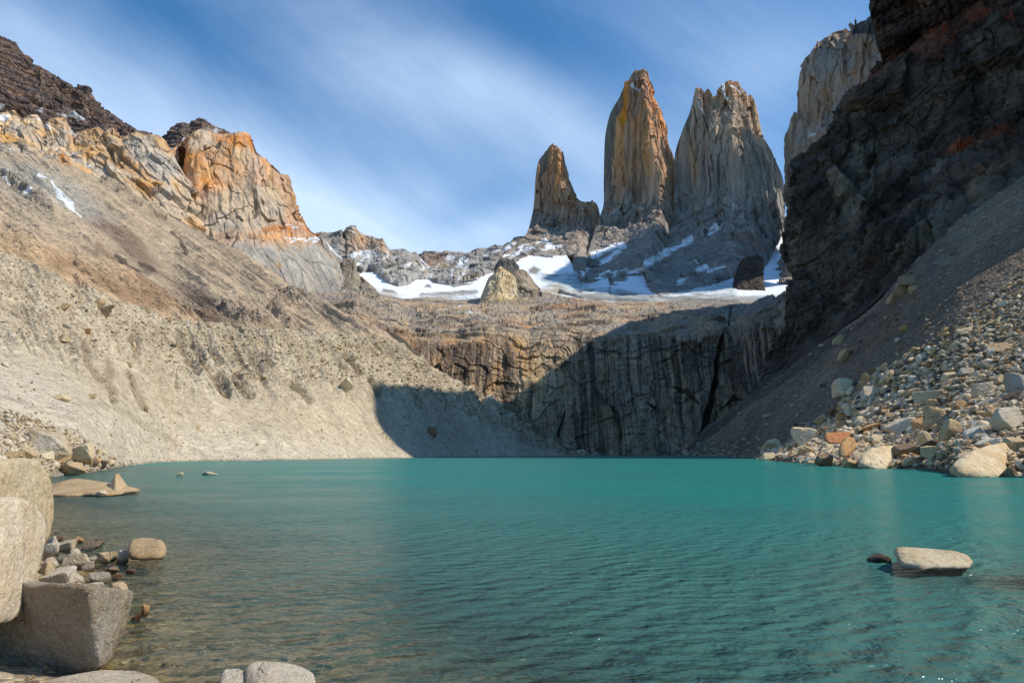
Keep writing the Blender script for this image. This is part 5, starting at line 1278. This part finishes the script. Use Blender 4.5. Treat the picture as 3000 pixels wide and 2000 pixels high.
def pick_colours(n, names, wts, g):
    base = np.array([calib(L(COL[q])) for q in names]); i = g.choice(len(names), n, p=np.array(wts) / sum(wts))
    return base[i] * g.uniform(.75, 1.15, (n, 1))


def right_field(V, px, py):
    g = np.random.default_rng(40)
    hand = [(2110, 1290, 450, 210, 'cream', 'largest boulder on the right shore, standing in the waterline', 0), (1370, 1270, 280, 150, 'cream', 'big cream block at the waterline below the boulder field', 1), (1065, 1130, 155, 70, 'rust orange', 'rust-orange slab with a flat lit top', 2),
            (1135, 1195, 115, 125, 'golden tan', 'golden rounded boulder just right below the rust-orange slab', 3), (1300, 825, 135, 105, 'pale grey', 'isolated pale block at the upper left of the boulder field', 4), (1740, 830, 240, 115, 'pale grey', 'wide pale boulder high in the middle of the field', 5),
            (2080, 795, 155, 95, 'pale grey', 'pale grey boulder high on the right of the field', 6), (1680, 1130, 135, 125, 'cream', 'upright cream boulder behind the waterline block', 7), (1885, 1080, 150, 140, 'tan', 'steep tan boulder leaning to the right in the field', 8), (1740, 1195, 250, 100, 'brown', 'long brown slab behind the big shore boulders', 9),
            (2280, 1010, 210, 175, 'pale grey', 'big pale boulder cut by the right edge of the picture', 10), (2325, 730, 120, 150, 'grey', 'tall grey boulder at the right edge, upper one', 11), (2270, 822, 130, 78, 'dark brown', 'dark brown boulder under the tall grey one at the right edge', 12), (2085, 1045, 155, 92, 'pale grey', 'pale angular block left of the edge boulder', 13),
            (1530, 1040, 210, 105, 'pale grey', 'broad pale boulder in the left half of the field', 0), (985, 1285, 115, 80, 'brown', 'brown block at the waterline, left of the cream block', 1), (1170, 1300, 115, 70, 'tan', 'tan wedge at the waterline between two blocks', 2), (1760, 1232, 135, 80, 'cream', 'cream boulder in front of the long brown slab', 3),
            (595, 1262, 95, 48, 'cream', 'leftmost large stone of the boulder spit', 4), (1145, 555, 120, 70, 'tan', 'slanted tan slab alone on the shaded talus', 5), (1078, 458, 62, 80, 'tan', 'upright tan stone above the slanted slab on the shaded talus', 6), (1540, 372, 62, 34, 'golden tan', 'small orange-tan rock alone on the dark talus', 7),
            (1475, 165, 80, 75, 'tan', 'lower of the stacked tan boulders high on the talus', 8), (1535, 110, 110, 90, 'tan', 'middle of the stacked tan boulders high on the talus', 9), (1600, 105, 70, 50, 'tan', 'right of the stacked tan boulders high on the talus', 10), (1600, 45, 140, 70, 'brown', 'brown boulder above the stacked tan boulders', 11),
            (1960, 390, 95, 60, 'cream', 'pale block where sunlight meets the dark talus', 12), (2240, 490, 240, 62, 'tan', 'long tan slab near the right edge, above the field', 13), (2150, 1160, 155, 60, 'pale grey', 'flat pale rock behind the largest shore boulder', 0), (2310, 1165, 140, 115, 'tan', 'tan boulder at the right edge behind the largest one', 1),
            (1432, 852, 66, 52, 'pale grey', 'small cube-like block right of the isolated pale block', 2), (1745, 880, 85, 62, 'tan', 'tan rock tucked below the wide pale boulder', 3), (1970, 680, 115, 50, 'grey', 'flat grey slab in the upper field', 4), (1335, 1045, 145, 50, 'golden tan', 'flat golden slab up right of the rust-orange one', 5),
            (1098, 1045, 100, 60, 'tan', 'tan slab tilted behind the rust-orange slab', 6), (2275, 1370, 110, 60, 'brown', 'wet brown rock at the waterline by the largest boulder', 7), (1450, 1322, 105, 38, 'tan', 'low tan rock at the foot of the cream waterline block', 8), (2020, 940, 95, 60, 'pale grey', 'pale block in the middle right of the field', 9),
            (2180, 960, 145, 78, 'tan', 'tan boulder touching the edge boulder from the left', 10), (1560, 870, 70, 34, 'white', 'small whitish tablet below the cube-like block', 11), (1610, 945, 76, 50, 'pale grey', 'rounded pale rock in the centre of the field', 12), (1940, 890, 90, 60, 'golden tan', 'golden boulder under the high pale grey one', 13),
            (2130, 860, 160, 66, 'grey', 'long grey rock below the high pale grey boulder', 0), (1560, 1240, 160, 90, 'brown', 'brown boulder right of the cream waterline block', 1), (1900, 1290, 90, 40, 'tan', 'low tan rock left of the largest boulder', 2), (1260, 1170, 80, 50, 'cream', 'cream block right of the golden rounded boulder', 3), (1200, 1222, 64, 56, 'cream', 'small cream cube at the foot of the golden boulder', 4)]
    k = .4254; taken = []; GR = 'boulders of the right shore'
    big = [([(2798, 1386, 63), (2803, 1362, 64), (2850, 1326, 66), (2900, 1308, 68), (2937, 1301, 69.5), (2985, 1335, 70), (2996, 1368, 69), (2988, 1394, 67), (2850, 1398, 61.5), (2900, 1402, 62), (2850, 1328, 72), (2940, 1304, 74), (2990, 1380, 75), (2810, 1380, 72)], hand[0]),
           ([(2526, 1370, 96), (2534, 1332, 97.5), (2560, 1314, 99), (2600, 1308, 101), (2638, 1307, 103), (2644, 1336, 103.5), (2634, 1366, 101), (2580, 1376, 95), (2540, 1330, 106), (2640, 1312, 109), (2640, 1360, 108), (2530, 1365, 104)], hand[1]),
           ([(2420, 1290, 118), (2424, 1269, 118), (2482, 1266, 120), (2486, 1285, 120), (2470, 1298, 118), (2430, 1298, 116.5), (2428, 1268, 124), (2484, 1266, 124), (2480, 1292, 124)], hand[2]),
           ([(2458, 1332, 111), (2466, 1300, 111.5), (2484, 1282, 112), (2498, 1284, 113), (2507, 1305, 113.5), (2494, 1328, 113), (2476, 1336, 110.5), (2470, 1290, 116), (2500, 1292, 117), (2490, 1330, 117)], hand[3])]
    for j, (pp, hd) in enumerate(big):
        o = hull_rock(pp, 0, hd[5], hd[4], sub=5, p=60, noise=.03, seed=80 + j); o.data.materials[0] = M_far_boulder; o['group'] = GR; o.scale = (1.16, 1.1, 1.12)
        o.color = (*np.minimum(calib(L(COL[hd[4]])) * 1.3, .85), 1)  # same sunlit brightening put into the colour
        taken.append((2000 + k * hd[0], 800 + k * hd[1], hd[2] * k * .5, hd[3] * k * .5))
    for i, (x, y, w, h, c, lab, kd) in enumerate(hand):
        if i < 4: continue
        qx, qy = 2000 + k * x, 800 + k * (y + h / 2); b = nearest(V, px, py, qx, qy)
        if qy > 1355: b = G(qx, YW(max(qy, 1335)), 0)
        tl = {2: .08, 5: .35, 20: .6}.get(i, random.uniform(-.22, .22))
        if lab.startswith('slanted tan'): tl = -.6
        rock(qx, qy, w * k, h * k, c, lab, kd, base=b, sub=5 if w > 200 else 4, tilt=tl, mat=M_far_boulder, sink=.15, dep=random.uniform(.6, .95), group=GR)
        taken.append((qx, qy - h * k / 2, w * k * .42, h * k * .42))
    field = [(2235, 1338), (2330, 1290), (2420, 1240), (2480, 1160), (2530, 1110), (2640, 1060), (2760, 980), (2860, 900), (3000, 810), (3060, 800), (3060, 1400), (2800, 1385), (2700, 1368), (2520, 1364), (2400, 1358), (2300, 1350)]
    mk = poly_mask(px, py, field, 4).ravel() > .5; cand = np.where(mk)[0]; Vf = V.reshape(-1, 3); fx, fy = px.ravel(), py.ravel()
    cnt = 0; tries = 0; names = ['pale grey', 'cream', 'tan', 'white', 'grey', 'brown', 'golden tan', 'dark brown']; wt = np.array([24, 22, 20, 8, 10, 7, 5, 4.0]); wt /= wt.sum()
    lower = lambda yy: sstep(900, 1340, yy)
    while cnt < 235 and tries < 9000:
        tries += 1; i = cand[g.integers(len(cand))]; x, y = fx[i], fy[i]
        if x > 3010: continue
        w = (14 + 33 * lower(y)) * g.lognormal(0, .4); w = min(w, 78); h = w * g.uniform(.5, .9)
        if any(abs(x - a) < c + w * .36 and abs(y - h / 2 - b) < d + h * .34 for a, b, c, d in taken): continue
        taken.append((x, y - h / 2, w * .5, h * .5)); c = names[g.choice(len(names), p=wt)]
        size = 'small' if w < 18 else ('medium-sized' if w < 32 else 'large'); shp = 'flat' if h < w * .58 else 'blocky'
        zone = 'near the waterline of the right boulder field' if y > 1270 else ('in the middle of the right boulder field' if y > 1100 else 'in the upper right boulder field')
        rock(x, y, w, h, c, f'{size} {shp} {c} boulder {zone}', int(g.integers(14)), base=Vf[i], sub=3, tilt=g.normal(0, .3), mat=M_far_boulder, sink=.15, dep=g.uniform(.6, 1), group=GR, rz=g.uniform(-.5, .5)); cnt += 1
    # scattered mid stones of the field and of the shaded talus: uncountable
    vis = (px > 1990) & (px < 3080) & (py < 1395) & (py > 480)
    wgt = vis * (.35 + 2.2 * poly_mask(px, py, field, 30)) ; wgt = wgt.ravel().astype(float); wgt /= wgt.sum()
    n = 13000; idx = g.choice(len(wgt), n, p=wgt); inf = poly_mask(fx[idx], fy[idx], field, 20)
    wpx = np.where(inf > .5, (7.5 + 10 * lower(fy[idx])) * g.lognormal(0, .45, n), 4.6 * g.lognormal(0, .6, n)); wpx = np.clip(wpx, 1.8, 30)
    sz = wpx * Vf[idx][:, 1] / FP
    cols = pick_colours(n, names, wt, g) * np.where(inf > .5, 1.3, .95)[:, None]  # sunlit brightness of the field put into the stone colour
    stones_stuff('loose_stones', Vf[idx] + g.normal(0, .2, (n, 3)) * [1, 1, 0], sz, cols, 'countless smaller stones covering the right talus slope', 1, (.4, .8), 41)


def left_field(V, px, py):
    g = np.random.default_rng(50); k = .5102; Vf = V.reshape(-1, 3); fx, fy = px.ravel(), py.ravel(); GR = 'boulders of the left shore'
    hand = [(210, 1150, 290, 100, 'pale grey', 'long grey slab slanting down among the left shore rocks', 0, .5), (405, 1228, 180, 90, 'cream', 'broad cream boulder in the left shore rock pile', 1, -.2), (150, 1220, 95, 75, 'cream', 'cream wedge left of the broad cream boulder', 2, 0), (250, 1245, 85, 50, 'cream', 'small cream block below the long grey slab', 3, 0),
            (345, 1268, 85, 42, 'tan', 'tan rock under the broad cream boulder', 4, 0), (355, 1318, 200, 80, 'tan', 'big low tan boulder at the waterline by the left boulders', 5, .1), (575, 1300, 62, 52, 'dark brown', 'dark pointed rock near the water at the left shore', 6, 0), (712, 1293, 30, 26, 'white', 'white stone ending the left rock pile at the water', 7, 0),
            (470, 1255, 90, 60, 'tan', 'tan rock right of the broad cream boulder', 8, 0), (520, 1285, 70, 40, 'brown', 'brown rock beside the dark pointed one', 9, 0), (60, 1240, 110, 50, 'tan', 'tan rock at the left edge above the bright boulders', 10, 0), (620, 1285, 60, 34, 'cream', 'cream rock near the end of the left pile', 11, 0),
            (590, 400, 75, 95, 'brown', 'brown leaning boulder on the crest of the moraine', 12, .5), (553, 368, 60, 60, 'tan', 'tan boulder touching the leaning one on the moraine crest', 13, .3), (342, 560, 75, 42, 'cream', 'cream rounded boulder high on the left moraine', 0, 0), (488, 524, 54, 30, 'golden tan', 'orange-tan boulder high on the left moraine', 1, 0),
            (370, 506, 60, 44, 'pale grey', 'pale grey boulder high on the left moraine', 2, 0), (62, 422, 64, 36, 'grey', 'grey boulder near the left edge of the moraine', 3, .1), (345, 396, 60, 40, 'tan', 'tan boulder just under the moraine crest', 4, 0), (1965, 845, 95, 85, 'cream', 'large cream boulder alone on the middle of the moraine', 5, 0),
            (1690, 860, 90, 48, 'cream', 'cream boulder half buried left of the large one', 6, 0), (792, 580, 32, 40, 'cream', 'upright cream stone on the upper moraine', 7, 0), (835, 970, 28, 34, 'tan', 'lone tan stone low on the moraine', 8, 0), (740, 715, 40, 34, 'cream', 'cream stone beside the eroded gully', 9, 0),
            (1958, 740, 60, 22, 'brown', 'flat brown rock above the large cream boulder', 10, .3), (195, 1100, 1, 1, 'tan', '', 0, 0), (2478, 1105, 60, 60, 'brown', 'dark boulder within the shadow on the moraine', 11, 0), (520, 892, 60, 26, 'cream', 'pale slab on the lower left gravel', 12, .2), (340, 910, 90, 34, 'cream', 'long pale slab on the left gravel fan', 13, .4), (20, 722, 60, 26, 'white', 'white slab at the left edge of the gravel fan', 2, .4), (1135, 1078, 30, 26, 'cream', 'small pale stone on the lower moraine gravel', 4, .2)]
    taken = []
    for i, (x, y, w, h, c, lab, kd, tl) in enumerate(hand):
        if not lab: continue
        qx, qy = k * x, 700 + k * (y + h / 2); b = nearest(V, px, py, qx, qy)
        near = y > 1090 and x < 800
        rock(qx, qy, w * k, h * k, c, lab, kd, base=b, sub=4, tilt=tl, mat=M_far_boulder, sink=.15, dep=.7, group=GR); taken.append((qx, qy - h * k / 2, w * k * .45, h * k * .45))
    pile = [(0, 1190), (60, 1215), (140, 1250), (230, 1275), (300, 1330), (370, 1360), (330, 1372), (230, 1390), (0, 1400)]
    mk = np.where(poly_mask(px, py, pile, 3).ravel() > .5)[0]; names = ['cream', 'tan', 'pale grey', 'white', 'brown', 'golden tan']; wt = np.array([30, 22, 20, 14, 6, 6.0]); wt /= wt.sum()
    cnt = tries = 0
    while cnt < 46 and tries < 4000:
        tries += 1; i = mk[g.integers(len(mk))]; x, y = fx[i], fy[i]; w = 15 * g.lognormal(0, .4); h = w * g.uniform(.45, .8)
        if any(abs(x - a) < c + w * .36 and abs(y - h / 2 - b) < d + h * .34 for a, b, c, d in taken): continue
        taken.append((x, y - h / 2, w * .5, h * .5)); c = names[g.choice(len(names), p=wt)]
        rock(x, y, w, h, c, f"{'small' if w < 15 else 'medium-sized'} {'flat' if h < w * .6 else 'blocky'} {c} rock in the left shore rock pile", int(g.integers(14)), base=Vf[i], sub=3, tilt=g.normal(0, .25), mat=M_far_boulder, sink=.15, dep=g.uniform(.6, 1), group=GR); cnt += 1
    vis = ((px > -40) & (px < 1720) & (py > 720) & (py < 1400)).astype(float)
    cyv = np.interp(px, [q[0] for q in MCREST], [q[1] for q in MCREST]); rel = (py - cyv) / (1340 - cyv + 1)
    w = vis * (.25 + 1.2 * (rel < .4) * (rel > 0) + 3.0 * poly_mask(px, py, pile, 40) + 1.0 * poly_mask(px, py, [(-50, 1080), (200, 1200), (500, 1280), (700, 1345), (-50, 1400)], 40)); w = w.ravel() / w.sum()
    n = 17000; idx = g.choice(len(w), n, p=w); inp = poly_mask(fx[idx], fy[idx], pile, 30)
    wpx = np.clip(np.where(inp > .5, 6.5, np.where(rel.ravel()[idx] < .4, 3.9, 2.6)) * g.lognormal(0, .5, n), 1.2, 18)
    cols = pick_colours(n, names, wt, g) * .97
    stones_stuff('loose_stones', Vf[idx] + g.normal(0, .15, (n, 3)) * [1, 1, 0], wpx * Vf[idx][:, 1] / FP, cols, 'countless small stones strewn over the pale moraine', 1, (.4, .8), 51)


def slope_stones(V):
    g = np.random.default_rng(60); px, py = proj(V); Vf = V.reshape(-1, 3)
    w = ((px > -30) & (px < 1150) & (py > 480) & (py < 990)).astype(float).ravel(); w /= w.sum(); n = 2600; idx = g.choice(len(w), n, p=w)
    cols = pick_colours(n, ['tan', 'brown', 'dark brown', 'pale grey'], [4, 4, 2, 2], g)
    stones_stuff('loose_stones', Vf[idx], np.clip(2.4 * g.lognormal(0, .4, n), 1, 7) * Vf[idx][:, 1] / FP, cols, 'scattered stones on the brown hillside', 1, (.4, .7), 61)


def shore_stones():
    g = np.random.default_rng(70); n = 2600
    x = g.uniform(-14, 9, n); y = g.uniform(2.5, 24, n); d = shore_dist(x, y); keep = (d < 3.2) & (np.hypot(x, y) > 3); x, y, d = x[keep], y[keep], d[keep]
    z = bed_z(x, y); sz = np.clip(.09 * g.lognormal(0, .5, len(x)), .03, .28); sz = np.where((d > 0), np.minimum(sz, np.maximum(-z * .9, .04)), sz)
    cols = pick_colours(len(x), ['tan', 'pale grey', 'brown', 'white', 'rust brown'], [4, 4, 3, 3, 1], g)
    o = stones_stuff('pebbles', np.stack([x, y, z], -1), sz, cols, 'pebbles on the shore and under the shallow water', 2, (.4, .8), 71)


dark_mountain(); orange_ridge(); buttress(); back_ridges(); towers(); right_mountain(); glacier(); granite_wall(); outcrops()
hs = left_slope(); mV, mpx, mpy = moraine(); tV, tpx, tpy, tn = talus(); dark_cliff()
ground_and_water(); foreground(); right_field(tV, tpx, tpy); left_field(mV, mpx, mpy); slope_stones(hs); shore_stones()
